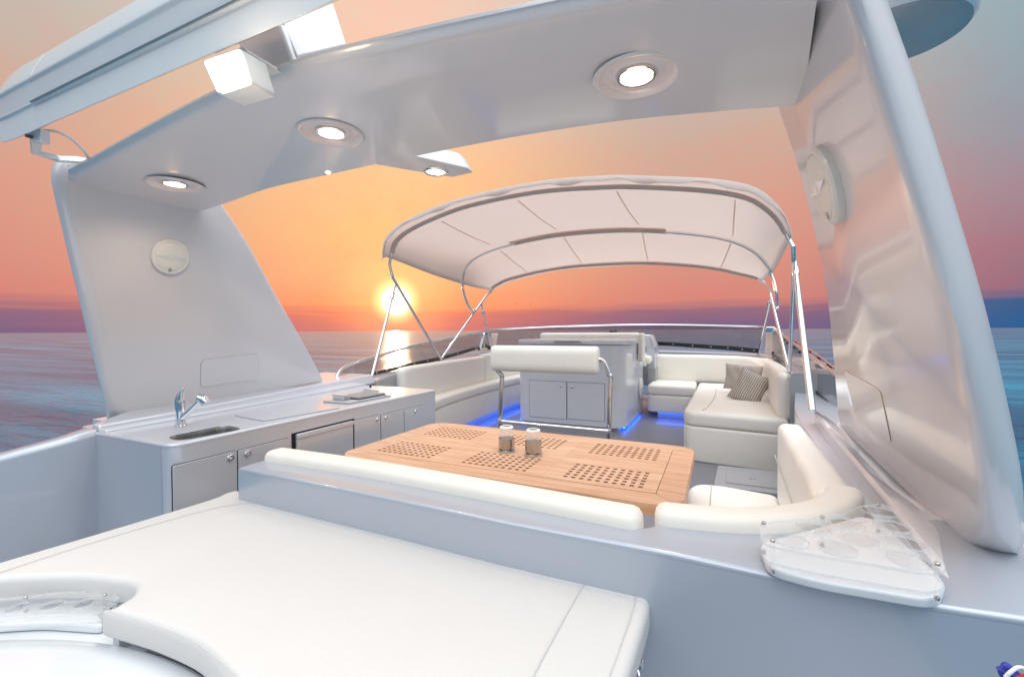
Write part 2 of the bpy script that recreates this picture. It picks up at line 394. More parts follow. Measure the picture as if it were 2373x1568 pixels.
def resample(poly, step):
    out = []; k = len(poly)
    for i in range(k):
        a, b_ = poly[i], poly[(i+1) % k]; n = max(1, int((b_-a).length/step))
        for j in range(n): out.append(a+(b_-a)*(j/n))
    return out
def cushion(poly, z0, z1, r=.04, crown=.0, rb=None):     # upholstered slab: rounded top and bottom edges
    poly = [Vector((p[0], p[1], 0)) for p in poly]; rb = r*.6 if rb is None else rb; rings = []
    def ring(off, z): return [Vector((p.x, p.y, z)) for p in inset(poly, off)]
    for a in (90, 60, 30, 0): rings.append(ring(rb*(1-math.cos(R(a))), z0+rb*(1-math.sin(R(a)))))
    for a in (0, 15, 30, 45, 60, 75, 90): rings.append(ring(r*(1-math.cos(R(a))), z1-r+r*math.sin(R(a))-crown*.3*(0)))
    if crown:
        for k_ in (.3, .6, 1.0): rings.append(ring(r+k_*r*1.2, z1+crown*k_))
    return loft(rings)
def cut(o, cutter, m2=None):
    c = bpy.data.objects.new('cutter', cutter); col_.objects.link(c)
    if m2: cutter.materials.clear(); cutter.materials.append(M[m2])
    md = o.modifiers.new('cut', 'BOOLEAN'); md.object = c; md.operation = 'DIFFERENCE'; md.solver = 'EXACT'
    try: md.material_mode = 'TRANSFER'
    except Exception: pass
    dg = bpy.context.evaluated_depsgraph_get(); dg.update()
    me = bpy.data.meshes.new_from_object(o.evaluated_get(dg))
    o.modifiers.clear(); o.data = me; bpy.data.objects.remove(c)
def pz(l, z): return [aZ(x, y, z) for x, y in l]
def px_(l, v): return [aX(x, y, v) for x, y in l]
def py_(l, v): return [aY(x, y, v) for x, y in l]
def crop3(cx_, cy_): return (1562+.3418*cx_, 1042.8+.3418*cy_)

# ------------------------------------------------------------ setting
me = mesh([(-30000, -30000, -6), (30000, -30000, -6), (30000, 30000, -6), (-30000, 30000, -6)], [[0, 1, 2, 3]])
link('sea', me, 'sea', kind='structure', smooth=0)
hull = [(-3.55, -3), (1.0, -3), (1.0, 5), (1.1, 8.2), (.4, 9.3), (-1.5, 9.8), (-3.4, 9.0), (-4.2, 7.4), (-4.0, 5), (-3.6, 2)]
link('deck_floor', slab(hull, -.12, 0), 'deck', kind='structure', smooth=0)
h2 = [(-3.4, -3), (.85, -3), (.95, 5), (1.0, 8), (.3, 9.2), (-1.5, 9.6), (-3.3, 8.9), (-4.0, 7.3), (-3.9, 5), (-3.5, 2)]
link('hull', slab(h2, -7, -.13), 'white', kind='structure')

# ------------------------------------------------------------ radar arch
arch = empty('radar_arch', 'grey arch over the deck on two slanted legs with recessed downlights in its beam', 'arch', (-1.28, 1.4, .93))
def undz(X): return 2.10+.085*(1-((X+1.28)/1.55)**2)
def und(x, y, off=0):
    z = 2.15
    for _ in range(6): p = aZ(x, y, z); z = undz(max(-2.9, min(.3, p.x)))
    p = aZ(x, y, z); return p
front = cat_([und(*p) for p in [(405, 488), (440, 495), (520, 472), (620, 437), (760, 405), (900, 375), (1150, 325), (1400, 285), (1600, 264), (1812, 247), (1860, 243)]], 6)
aft = cat_([und(*p) for p in [(172, 425), (165, 408), (200, 392), (342, 316), (500, 238), (695, 167), (930, 108), (1168, 58), (1400, 10), (1620, -35), (1860, -80), (1905, -88)]], 6)
def resamp(c, n):
    d = [0]
    for i in range(1, len(c)): d.append(d[-1]+(c[i]-c[i-1]).length)
    out = []
    for k in range(n):
        s = d[-1]*k/(n-1); i = max(j for j in range(len(d)) if d[j] <= s+1e-9); i = min(i, len(c)-2)
        u_ = (s-d[i])/max(1e-9, d[i+1]-d[i]); out.append(c[i]*(1-u_)+c[i+1]*u_)
    return out
NB = 60; front = resamp(front, NB); aft = resamp(aft, NB)
rings = []
for i in range(NB):
    f_, a_ = front[i], aft[i]; d = (a_-f_); ln = d.length; d.normalize(); U = Vector((0, 0, 1))
    e = min(1, i/6+.25, (NB-1-i)/3+.4)
    r_ = []
    for (s, h) in [(.0, 0), (.25*ln, 0), (.5*ln, 0), (.75*ln, 0), (ln-.03, 0), (ln-.006, .002), (ln+.008, .010), (ln+.014, .022), (ln+.008, .036), (ln-.02, .05), (ln*.75, .085), (ln*.45, .10), (ln*.2, .085), (.03, .05), (-.008, .03), (-.008, .01)]:
        r_.append(f_+d*s+U*h)
    rings.append(r_)
beam = link('crossbeam', loft(rings), 'leg', arch, smooth=40)
lamps = []
for (x, y, rr, rb) in [(405, 427, .115, .045), (767, 309, .115, .047), (1475, 178, .115, .047)]:
    p = und(x, y); lamps.append((p, rr, rb))
    cut(beam, lathe([(rr, -.05), (rr, .022)], p, n=40, cap=True), 'leg')
beam.data.shade_smooth(); beam.data.set_sharp_from_angle(angle=R(40))
for p, rr, rb in lamps:
    dl = link('downlight', lathe([(rr+.012, -.002), (rr+.006, -.008), (rr-.004, -.006), (rr-.012, .012), (rb+.03, .014), (rb+.022, .006), (rb+.012, .004), (rb+.006, .010)], p, n=48), 'leg', arch, smooth=60)
    link('trim_ring', lathe([(rb+.011, .006), (rb+.009, -.002), (rb+.002, -.002), (rb+.001, .008)], p, n=40), 'steel', dl)
    link('bulb', lathe([(rb, .003), (rb*.7, .0005), (.002, .0)], p, n=32), 'lamp', dl)
    l = bpy.data.lights.new('downlight_glow', 'POINT'); l.energy = .14; l.color = (1, .55, .28); l.shadow_soft_size = .03
    lo = bpy.data.objects.new('downlight_glow', l); col_.objects.link(lo); lo.location = p+Vector((0, 0, -.035))
    l = bpy.data.lights.new('downlight_lamp', 'SPOT'); l.energy = 9; l.color = (1, .78, .55); l.spot_size = R(150); l.spot_blend = .8; l.shadow_soft_size = .04
    lo = bpy.data.objects.new('downlight_lamp', l); col_.objects.link(lo); lo.location = p+Vector((0, 0, -.02))
# legs: flat inner face leaning inboard, rounded nose along the aft edge
def leg(n, c, fr, cr, nose, out, hid):
    lo_ = []; fr = cat_([aP(x, y, n, c) for x, y in fr], 6); cr = cat_([aP(x, y, n, c) for x, y in cr], 6)
    cn = c+nose*Vector(n)[0]
    ns = cat_([aP(x, y, n, c+out*.075*Vector(n)[0]) for x, y in nose_pts], 6)
    K = 26; fr, cr, ns = resamp(fr, K), resamp(cr, K), resamp(ns, K)
    U = Vector((out, 0, 0)); rings = []
    for i in range(K):
        a, b_, q = fr[i], cr[i], ns[i]; d = (b_-a); ln = d.length
        kk = b_+(d.normalized()*.5+(q-b_).normalized()*.5)*(q-b_).length*.62+Vector((-out*.012, -.012, 0))
        bz_ = lambda t_: b_*(1-t_)**2+kk*2*t_*(1-t_)+q*t_*t_
        ring = [a+U*.012, a+d*.03, a+d*.5, b_-d.normalized()*.05, b_-d.normalized()*.015, bz_(.18), bz_(.38), bz_(.6), bz_(.8), q, q+Vector(hid[0]), q+Vector(hid[1]), a+d*.5+Vector(hid[2]), a+d*.06+Vector(hid[3]), a+Vector(hid[4])]
        rings.append(ring)
    cen = sum(rings[-1], Vector())/len(rings[-1])
    for k_, h_ in ((.9, .018), (.68, .034), (.35, .044), (.05, .047)): rings.append([cen+(p-cen)*k_+Vector((0, 0, h_)) for p in rings[K-1]])
    return link('leg', loft(rings), 'leg', arch, smooth=75)
SN, SC = (1, 0, .28), .802
nose_pts = [(2330, 1300), (2371, 1270), (2374, 1180), (2364, 1080), (2332, 920), (2280, 700), (2200, 430), (2120, 180), (2060, 10), (2035, -60)]
leg(SN, SC, [(1945, 985), (1938, 955), (1925, 800), (1912, 680), (1885, 540), (1850, 400), (1800, 250), (1775, 165)],
    [(2230, 1262), (2262, 1215), (2268, 1130), (2255, 1000), (2215, 800), (2150, 575), (2060, 300), (1985, 70), (1960, 0), (1940, -60)], 0, 1, [(.02, .06, 0), (.035, .17, 0), (.10, .06, 0), (.06, .03, 0), (.03, .012, 0)])
PN, PC = (1, 0, -.24), -3.05-.24*.95
nose_pts = [(249, 970), (241, 930), (206, 790), (160, 600), (126, 455), (117, 405), (121, 382), (134, 366)]
leg(PN, PC, [(750, 882), (735, 850), (700, 785), (640, 680), (577, 565), (520, 478), (500, 450), (480, 435), (460, 425)],
    [(264, 970), (259, 930), (228, 790), (185, 600), (155, 465), (152, 432), (158, 412), (168, 402)], 0, -1, [(-.05, .03, 0), (-.09, .09, 0), (-.12, .0, 0), (-.08, .0, 0), (-.03, .0, 0)])
# leg caps and plinths
# access hatches
bm = bmesh.new(); bmesh.ops.create_icosphere(bm, subdivisions=4, radius=1)
for v_ in bm.verts: v_.co = aP(186, 384, PN, PC)+Vector((-.06, .055, -.012))+Vector((v_.co.x*.08, v_.co.y*.105, v_.co.z*.055))
me = bpy.data.meshes.new('leg_cap'); bm.to_mesh(me); bm.free(); link('leg_cap', me, 'leg', arch, smooth=180)
def thin_rect(pts3, t_, r_, m_, name, par, **k):
    nrm = (pts3[1]-pts3[0]).cross(pts3[2]-pts3[0]).normalized()
    if nrm.dot(CAM-pts3[0]) < 0: nrm = -nrm
    return link(name, prism(rnd([p+nrm*.0005 for p in pts3], r_, 5), nrm*t_), m_, par, **k)
def seam_loop(pts3, r_, rad, m_, name, par):
    nrm = (pts3[1]-pts3[0]).cross(pts3[2]-pts3[0]).normalized()
    if nrm.dot(CAM-pts3[0]) < 0: nrm = -nrm
    return link(name, tube([p+nrm*.001 for p in rnd(pts3, r_, 6)], rad, 6, closed=True), m_, par)
hp = [aP(x, y, PN, PC) for x, y in [(466, 834), (598, 818), (598, 878), (464, 897)]]
hh = thin_rect(hp, .003, .03, 'leg', 'access_hatch', arch); seam_loop(hp, .03, .0022, 'geldark', 'seam', hh)
hp = [aP(x, y, SN, SC) for x, y in [(1957, 857), (2041, 903), (2067, 1026), (1984, 968)]]
hh = thin_rect(hp, .002, .03, 'leg', 'access_hatch', arch); seam_loop(hp, .03, .0015, 'brushed', 'seam', hh)
lc = link('courtesy_light', lathe([(.012, .0), (.010, -.008), (.001, -.011)], und(764, 401)+Vector((0, -.01, .002)), n=16), 'lamp', arch)
def ctrm(l): return sum(l, Vector())/len(l)
# forward light arm reaching out from the beam
ab_ = pz([(868, 381), (1052, 411), (1098, 401), (1085, 392), (925, 355)], 2.2); at_ = pz([(868, 362), (1040, 378), (1078, 366), (1060, 352), (925, 318)], 2.30)
fa = link('light_arm', loft([ab_, [a_.lerp(b_, .25)+(a_-ctrm(ab_))*.012 for a_, b_ in zip(ab_, at_)], at_]), 'leg', arch, bevel=.012)
p = aZ(1010, 398, 2.198)
dl = link('downlight', lathe([(.062, 0), (.058, -.006), (.048, -.005), (.046, -.001)], p, n=32), 'steel', fa)
link('bulb', lathe([(.046, -.001), (.03, -.004), (.002, -.004)], p, n=32), 'lamp', fa)
# pylon carrying the cassette
Yb = 1.0
pf = py_([(662, 165), (684, 168), (650, 62), (548, 98), (596, 200)], Yb)
pyl = link('pylon', prism([aY(690, 172, Yb), aY(648, 50, Yb), aY(548, 95, Yb), aY(585, 215, Yb)], (0, .25, 0)), 'leg', arch, bevel=.012)
fin = link('pylon_fin', loft([[aY(684, 150, Yb+.02), aY(690, 130, Yb+.02), aY(648, 30, Yb+.02), aY(640, 45, Yb+.02)],
                              [aY(800, 108, Yb+.35), aY(803, 104, Yb+.35), aY(768, -5, Yb+.35), aY(760, 0, Yb+.35)]]), 'leg', arch, bevel=.004)

# speakers
def speaker(c, n, r_, lbl, wide=1):
    c = Vector(c); s = empty('round_speaker', lbl, 'speaker', c, 'round white speakers'); n = Vector(n).normalized()
    link('rim', lathe([(r_, 0), (r_*1.0, .022*wide), (r_*.95, .032*wide), (r_*.86, .034*wide), (r_*.84, .028*wide)], c, n, 48), 'spk', s)
    link('grille', lathe([(r_*.85, .028*wide), (r_*.8, .036*wide), (r_*.4, .04*wide), (.001, .041*wide)], c, n, 48), 'spk', s)
    link('centre_cap', lathe([(r_*.14, .040*wide), (r_*.12, .042*wide+.001), (.001, .042*wide+.002)], c, n, 24), 'spk', s)
    u_ = Vector((0, 0, 1)); u_ = (u_-n*u_.dot(n)).normalized(); w_ = n.cross(u_)
    b0 = Vector(c)+n*(.040*wide)
    link('baffle', prism([b0+w_*r_*.78, b0+u_*r_*.16, b0-w_*r_*.78, b0-u_*r_*.16], n*.0025), 'white', s, smooth=0)
    b1 = Vector(c)-u_*r_*.74+n*(.037*wide)
    link('badge', prism([b1+w_*.007+u_*.009, b1-w_*.007+u_*.009, b1-w_*.005-u_*.009, b1+w_*.005-u_*.009], n*.003), 'brushed', s, smooth=0)
    return s
speaker(aP(394, 595, PN, PC), (1, 0, -.24), .098, 'round white speaker on the sloping grey leg above the sink', .45)
speaker(aP(1922, 427, SN, SC), (-1, 0, -.28), .118, 'oval-looking white speaker on the glossy leg beside the bimini', .75)
speaker((-1.165, 7.35, .46), (1, 0, 0), .16, 'white disc speaker low on the side of the bar cabinet')

# awning cassette above the arch
aw = empty('awning_cassette', 'long white rolled awning box crossing the top corner of the deck', 'awning box', (-2, .8, 2.2))
def Yz(x, y, v=.8): q = aY(x, y, v); return q.y, q.z
sec = [(.80, 2.19), (.80, 2.285), (.792, 2.29), (.792, 2.296), (.80, 2.30), (.79, 2.37), (.782, 2.375), (.782, 2.385), (.79, 2.39), (.80, 2.43), (.83, 2.50), (.90, 2.54), (.96, 2.53), (.97, 2.43), (.92, 2.34), (.85, 2.25), (.815, 2.20)]
link('housing', loft([[Vector((X_, a, b_)) for a, b_ in sec] for X_ in (-2.42, -1.8, -1.1, -.3, .5)]), 'white', aw, bevel=.006)
link('groove_seal', tube([(-2.62, .788, 2.38), (.5, .788, 2.38)], .006, 8), 'geldark', aw)
link('lower_groove', tube([(-2.42, .789, 2.293), (.5, .789, 2.293)], .004, 8), 'brushed', aw)
link('end_cap', loft([[Vector((X_, .80+(a-.80)*k+.0, 2.33+(b_-2.33)*k)) for a, b_ in sec] for X_, k in ((-2.42, 1.0), (-2.62, 1.01), (-2.72, .96), (-2.78, .8))]), 'white', aw, bevel=.01)
# bracket and cable
bk = empty('awning_bracket', 'white stepped steel bracket between the awning box and the beam end', 'bracket', aY(80, 340, .85))
P_ = [aY(82, 300, .84), aY(84, 352, .86), aY(135, 368, .93), aY(190, 376, 1.0)]
def flat(path, w, t_):
    P = [Vector(p) for p in path]; rings = []
    for i, p in enumerate(P):
        d = (P[min(i+1, len(P)-1)]-P[max(i-1, 0)]).normalized(); s_ = d.cross(Vector((0, 1, .2))).normalized(); n_ = s_.cross(d)
        rings.append([p+s_*t_+n_*w, p-s_*t_+n_*w, p-s_*t_-n_*w, p+s_*t_-n_*w])
    return loft(rings)
link('arm', flat(P_, .018, .006), 'white', bk, bevel=.002)
link('clamp', prism(py_([(68, 302), (93, 298), (93, 330), (76, 330), (64, 318)], .82), (0, .03, 0)), 'white', bk, bevel=.003)
link('pin', lathe([(.007, 0), (.007, .02)], aY(75, 318, .815), (0, -1, 0), 12, cap=True), 'dark', bk)
cb = link('awning_cable', tube(cat_([aY(95, 302, .86), aY(130, 305, .88), aY(165, 322, .92), aY(195, 350, .97), aY(205, 368, 1.0)], 8), .006, 10), 'spk', None,
     'thin white cable arching from awning box to beam end', 'cable')
# floodlight
fl = empty('floodlight', 'square lit floodlight hanging under the awning box beside the pylon', 'floodlight', aY(530, 165, .8))
fq = py_([(472, 143), (552, 115), (574, 190), (505, 214)], .76)
link('lens', prism(rnd(fq, .012, 4), (0, .012, 0)), 'flood', fl)
fq = py_([(468, 140), (556, 110), (580, 193), (502, 219)], .772)
link('housing', prism(rnd(fq, .014, 4), (0, .075, 0)), 'spk', fl, bevel=.006)
link('mount', prism(py_([(500, 128), (560, 108), (570, 120), (508, 142)], .84), (0, .14, 0)), 'spk', fl, bevel=.004)
link('mount_bolt', tube([aY(588, 190, .86), aY(600, 205, .95)], .006, 8), 'steel', fl)
l = bpy.data.lights.new('floodlight_lamp', 'POINT'); l.energy = 1.6; l.shadow_soft_size = .05; l.color = (1, .72, .45)
lo = bpy.data.objects.new('floodlight_lamp', l); col_.objects.link(lo); lo.location = aY(512, 160, .70)
# satellite dome
dc = aZ(2078, 92, 2.5); rd = .22
dm = empty('satellite_dome', 'pale rounded antenna pod sticking out behind the glossy slanted leg', 'antenna dome', dc)
ax = Vector((0.05, 0, 1)).normalized()
link('underside', lathe([(.001, .0), (rd*.5, 0), (rd*.86, .003), (rd*.93, .012)], dc, ax, 64), 'geldark', dm)
link('shell', lathe([(rd*.93, .012), (rd*.99, .03), (rd*1.02, .07), (rd*1.02, .17), (rd, .175), (rd*.99, .18), (rd*1.0, .30), (rd*.8, .5), (rd*.4, .6), (.001, .62)], dc, ax, 64), 'white', dm)
link('stem', lathe([(.07, -.5), (.06, 0.01)], dc+Vector((-.10, -.02, 0)), (0, 0, 1), 24, cap=True), 'white', dm)

# ------------------------------------------------------------ galley
YE = 1.09; ZC = .92; XF = -2.10
gal = empty('galley_cabinet', 'long silver cabinet with counter, sink, fridge and lockable doors below the slanted leg', 'cabinet', (-2.4, 2, 0))
body = link('cabinet_body', slab(rnd([Vector((XF-.0115, YE+.0015, 0)), Vector((XF-.0115, 3.028, 0)), Vector((-3.1, 3.02, 0)), Vector((-2.72, YE+.012, 0))], [.07, .004, 0, 0], 8), 0, ZC-.0148), 'gel', gal)
ct = [Vector((XF-.010, YE, 0)), Vector((XF-.010, 3.03, 0)), Vector((-3.0, 3.03, 0)), Vector((-2.74, YE, 0))]
top = link('countertop', cushion(resample(rnd(ct, [.07, .01, 0, 0], 8), .3), ZC-.015, ZC, .012, rb=.0005), 'gel', gal, smooth=40)
sk = rnd([Vector((-2.17, 1.30, 0)), Vector((-2.17, 1.72, 0)), Vector((-2.50, 1.72, 0)), Vector((-2.50, 1.30, 0))], .10, 8)
skx = [aZ(x, y, ZC) for x, y in [(380, 1012), (412, 1021), (563, 994), (528, 987), (494, 989)]]
cx0 = min(p.x for p in skx); print('sink', [tuple(round(c, 2) for c in p) for p in skx])
skp = rnd([Vector(p) for p in (aZ(383, 1013, ZC), aZ(416, 1022, ZC), aZ(566, 993.5, ZC), aZ(520, 985, ZC))], .06, 8)
cut(top, prism([p+Vector((0, 0, -.1)) for p in skp], (0, 0, .2)), 'gel')
cut(body, prism([p+Vector((0, 0, -.2)) for p in skp], (0, 0, .4)), 'gel')
top.data.shade_smooth(); top.data.set_sharp_from_angle(angle=R(40))
sinkr = []
ctr = sum(skp, Vector())/len(skp)
for k, z in ((1.0, ZC+.002), (.985, ZC-.004), (.97, ZC-.02), (.93, ZC-.11), (.8, ZC-.14), (.1, ZC-.145)):
    sinkr.append([Vector((ctr.x+(p.x-ctr.x)*k, ctr.y+(p.y-ctr.y)*k, z)) for p in skp])
link('sink_basin', loft(sinkr, caps=False), 'darksteel', gal)
link('raised_worktop', prism(rnd(pz([(541, 963), (699, 933.5), (790, 945.5), (611, 976)], ZC+.001), .02, 4), (0, 0, .006)), 'gel', gal, bevel=.003)
def door_x(pts, name, lat=None, m_='gel', lr=.018, Xp=XF, up_=1):
    P = px_(pts, Xp); ys = [p.y for p in P]; y0, y1 = sum(sorted(ys)[:2])/2, sum(sorted(ys)[2:])/2; z1 = max(P[0].z, P[1].z); z1 = (P[0].z+P[1].z)/2; z0 = .12
    link('door_gap', prism(rnd([Vector((Xp-.014, y0, z0)), Vector((Xp-.014, y1, z0)), Vector((Xp-.014, y1, z1)), Vector((Xp-.014, y0, z1))], .008, 3), (.004, 0, 0)), 'dark', gal, smooth=0)
    g = .0022
    d = link(name, prism(rnd([Vector((Xp-.010, y0+g, z0+g)), Vector((Xp-.010, y1-g, z0+g)), Vector((Xp-.010, y1-g, z1-g)), Vector((Xp-.010, y0+g, z1-g))], .008, 3), (.008, 0, 0)), m_, gal, bevel=.0015)
    if lat:
        c = aX(lat[0], lat[1], Xp-.002)
        k = link('latch', lathe([(lr, 0), (lr, .004), (lr*.8, .007), (lr*.72, .004), (lr*.45, .004), (lr*.4, .009), (.001, .010)], c, (1, 0, 0), 28), 'steel', d)
    return d
door_x([(401, 1078), (551, 1043), (551, 1150), (402, 1168)], 'door', (534, 1061))
door_x([(553, 1042.5), (672, 1013), (672, 1100), (553, 1130)], 'door', (574, 1051))
# fridge in its recess
rp = px_([(682, 984), (820, 957)], XF); fy0, fy1 = rp[0].y, rp[1].y
link('fridge_recess', prism([Vector((XF-.0135, fy0-.01, .1)), Vector((XF-.0135, fy1+.012, .1)), Vector((XF-.0135, fy1+.012, ZC-.075)), Vector((XF-.0135, fy0-.01, ZC-.075))], (.004, 0, 0)), 'black', gal, smooth=0)
fd = link('fridge_door', box(XF-.009, XF+.006, fy0+.012, fy1-.012, .12, ZC-.083), 'gel', gal, bevel=.004)
link('fridge_handle', box(XF+.0065, XF+.013, fy0+.006, fy1-.008, ZC-.108, ZC-.084), 'gel', fd, bevel=.002)
link('fridge_edge', box(XF+.0065, XF+.010, fy0+.012, fy0+.034, .13, ZC-.120), 'gel', fd, bevel=.002)
door_x([(822, 972), (883, 960), (883, 1050), (822, 1062)], 'door', (874, 972), lr=.013)
door_x([(884, 959.5), (937, 948), (937, 1000), (884, 1050)], 'door', (894, 968), lr=.013)
door_x([(938, 947), (983, 938), (983, 1000), (938, 1050)], 'door', (963, 953), lr=.013)

# side coaming behind the galley, carrying the arch leg
cm = empty('side_coaming', 'silver moulded ledge along the left side under the slanted leg', 'coaming', (-3.1, 2, 0))
link('plinth', loft([[Vector((-2.72, 1.10, ZC-.02)), Vector((-2.735, 1.10, .95)), Vector((-2.80, 1.10, .95)), Vector((-2.80, 1.10, .5))],
                     [Vector((-2.765, 1.45, ZC-.02)), Vector((-2.78, 1.45, .953)), Vector((-3.15, 1.45, .953)), Vector((-3.15, 1.45, .5))],
                     [Vector((-2.90, 2.4, ZC-.02)), Vector((-2.93, 2.4, .965)), Vector((-3.6, 2.4, .965)), Vector((-3.6, 2.4, .5))],
                     [Vector((-2.98, 3.3, ZC-.02)), Vector((-3.02, 3.3, .985)), Vector((-3.65, 3.3, .985)), Vector((-3.65, 3.3, .5))]]), 'gel', cm, bevel=.012)
link('step_lip', loft([[Vector((-2.66, 1.10, ZC-.02)), Vector((-2.67, 1.10, ZC+.012)), Vector((-2.9, 1.10, ZC+.012)), Vector((-2.9, 1.10, ZC-.02))],
                       [Vector((-2.82, 3.0, ZC-.02)), Vector((-2.83, 3.0, ZC+.02)), Vector((-3.1, 3.0, ZC+.02)), Vector((-3.1, 3.0, ZC-.02))]]), 'gel', cm, bevel=.008)
q = [aP(x, y, PN, PC) for x, y in [(256, 985), (500, 940), (752, 886)]]
link('leg_foot', loft([[p+Vector((.012, 0, .012)), p+Vector((.03, 0, -.012)), p+Vector((.035, 0, -.055)), p+Vector((-.25, 0, -.055)), p+Vector((-.25, 0, .012))] for p in cat_([q[0]+Vector((0, .02, 0)), q[1], q[2]], 8)]), 'gel', cm, bevel=.004)
# forward side coaming, lower, along the windscreen
cpx = [(-3.0, 3.28), (-3.28, 3.9), (-3.42, 4.8), (-3.52, 5.8), (-3.62, 6.6), (-3.6, 7.2)]
link('forward_coaming', sweep([Vector((x, y, 0)) for x, y in cat_([(x, y, 0) for x, y in cpx], 4) for x, y in [(x, y)]] if False else [Vector((p.x, p.y, 0)) for p in cat_([(x, y, 0) for x, y in cpx], 5)],
     rsec(-.22, .03, .2, .93, .03), ends=0), 'geldark', cm, smooth=40)
# aft bulwark
bw = empty('bulwark', 'silver bulwark in painted blue-grey shade with bright rim at the left edge behind the sink', 'bulwark', (-2.9, .9, 0))
bpts = [(-2.735, YE+.03), (-2.76, .98), (-2.86, .80), (-2.95, .72), (-3.3, .70)]
bz = [.93, .905, .86, .82, .7]
P = cat_([Vector((x, y, z)) for (x, y), z in zip(bpts, bz)], 8)
rr_ = []
for i, p in enumerate(P):
    t_ = (P[min(i+1, len(P)-1)]-P[max(i-1, 0)]); t_.z = 0; t_.normalize(); lat = Vector((t_.y, -t_.x, 0)); lat = -lat
    rr_.append([Vector((p.x, p.y, -.3))+lat*0, p+Vector((0, 0, -.03)), p+Vector((0, 0, -.010))-lat*.006, p-lat*.02, p-lat*.10+Vector((0, 0, .004)), p-lat*.13+Vector((0, 0, -.02)), Vector((p.x, p.y, -.3))-lat*.13])
link('bulwark_wall', loft(rr_), 'gelshade', bw, smooth=50)
link('end_panel', box(-2.80, XF-.085, YE+.0005, YE+.013, 0, ZC-.016), 'gelshade', gal, smooth=0)

# faucet
fc = aZ(419, 987, ZC)
ft = empty('kitchen_faucet', 'chrome mixer tap with pull-out spout behind the sink', 'faucet', fc)
def at2(dx, dy, dz): return fc+Vector((dx, dy, dz))
cr_ = rt.copy(); cr_.z = 0; cr_.normalize()
def fa_(a, h, d=0): return fc+cr_*a+Vector((0, 0, h))+Vector((fw.x, fw.y, 0)).normalized()*d
link('base_ring', lathe([(.027, 0), (.027, .006), (.022, .010)], fc, n=32), 'steel', ft)
link('body', tube([fa_(0, .005), fa_(0, .07), fa_(-.002, .12), fa_(-.004, .135)], [.021, .021, .023, .020], 20), 'steel', ft)
link('lever', tube([fa_(-.004, .13), fa_(.0, .155), fa_(.012, .185), fa_(.024, .197)], [.021, .018, .011, .006], 16), 'steel', ft)
link('spout', tube([fa_(0, .035), fa_(.045, .075), fa_(.085, .115), fa_(.098, .128)], [.018, .016, .014, .014], 18), 'steel', ft)
link('spray_head', tube([fa_(.095, .128), fa_(.105, .142), fa_(.122, .138), fa_(.135, .118)], [.016, .026, .028, .026], 20), 'steel', ft)

# grill
def crop7(a, b_): return (347.6+.2685*a, 869+.2685*b_)
gq = [aZ(*crop7(*p), ZC+.001) for p in [(1490, 235), (1720, 252), (2085, 182), (1850, 160)]]
gr = empty('electric_grill', 'stainless countertop grill with ribbed plate at the far end of the counter', 'grill', sum(gq, Vector())/4)
link('tray', prism(rnd(gq, .01, 3), (0, 0, .012)), 'matsteel', gr, bevel=.002)
def lerp4(q, u_, v_, h=0): return (q[0]*(1-u_)*(1-v_)+q[1]*v_*(1-u_)+q[2]*u_*v_+q[3]*u_*(1-v_))+Vector((0, 0, h))
for i in range(14):
    u_ = .30+.046*i
    link('rib', prism([lerp4(gq, u_, .12, .013), lerp4(gq, u_, .88, .013), lerp4(gq, u_+.022, .88, .013), lerp4(gq, u_+.022, .12, .013)], (0, 0, .016)), 'matsteel', gr, smooth=0)
link('grill_plate', prism([lerp4(gq, .27, .10, .013), lerp4(gq, .27, .90, .013), lerp4(gq, .96, .90, .013), lerp4(gq, .96, .10, .013)], (0, 0, .004)), 'black', gr, smooth=0)
link('control_box', prism([lerp4(gq, .1, .2, .013), lerp4(gq, .1, .62, .013), lerp4(gq, .25, .62, .013), lerp4(gq, .25, .2, .013)], (0, 0, .022)), 'matsteel', gr, bevel=.003)
link('handle', prism([lerp4(gq, .14, .1, .036), lerp4(gq, .14, .7, .036), lerp4(gq, .18, .7, .036), lerp4(gq, .18, .1, .036)], (0, 0, .010)), 'matsteel', gr, bevel=.003)
link('handle', prism([lerp4(gq, .93, .05, .03), lerp4(gq, .93, .6, .03), lerp4(gq, .97, .6, .03), lerp4(gq, .97, .05, .03)], (0, 0, .010)), 'matsteel', gr, bevel=.003)
link('knob', lathe([(.008, 0), (.008, .015)], lerp4(gq, .955, .3, .055), n=12, cap=True), 'black', gr)

# ------------------------------------------------------------ dividing wall with ledge
lw = empty('dividing_wall', 'long silver bulkhead with glossy ledge between the sunpad and the dining sofa', 'wall', (-.6, 1.2, 0))
ZL = .87
ae = [aZ(x, y, ZL) for x, y in [(551, 1083), (680, 1109), (902, 1153), (1159, 1206), (1274, 1228), (1555, 1280), (1800, 1333), (1912, 1356), (2120, 1392), (2238, 1411), (2373, 1431), (2520, 1456)]]
ae[0].z = ZL
print('ledge', [tuple(round(c, 2) for c in p) for p in ae])
fe = [aZ(x, y, ZL) for x, y in [(604, 1067), (800, 1098), (1100, 1155), (1485, 1233)]]
print('fe', [tuple(round(c, 2) for c in p) for p in fe])
lpoly = [Vector((p.x, p.y, 0)) for p in ae]+[Vector((.9, 1.3, 0)), Vector((.55, 1.62, 0)), Vector((.2, 1.36, 0)), Vector((-.1, 1.32, 0))]+[Vector((p.x, p.y+.03, 0)) for p in fe[::-1]]
link('ledge', cushion(resample(rnd(lpoly, .008, 2), .4), ZL-.013, ZL, .010, rb=.0005), 'gelshade', lw, smooth=40)
wa = [Vector((p.x, p.y+.0008, 0)) for p in ae]
link('wall_panel', slab([wa[0]+Vector((.001, 0, 0))]+wa[1:]+[Vector((.95, 1.16, 0))]+[Vector((-.1, 1.25, 0)), Vector((wa[0].x+.001, wa[0].y+.08, 0))], 0, ZL-.0128), 'gelshade', lw, smooth=30)
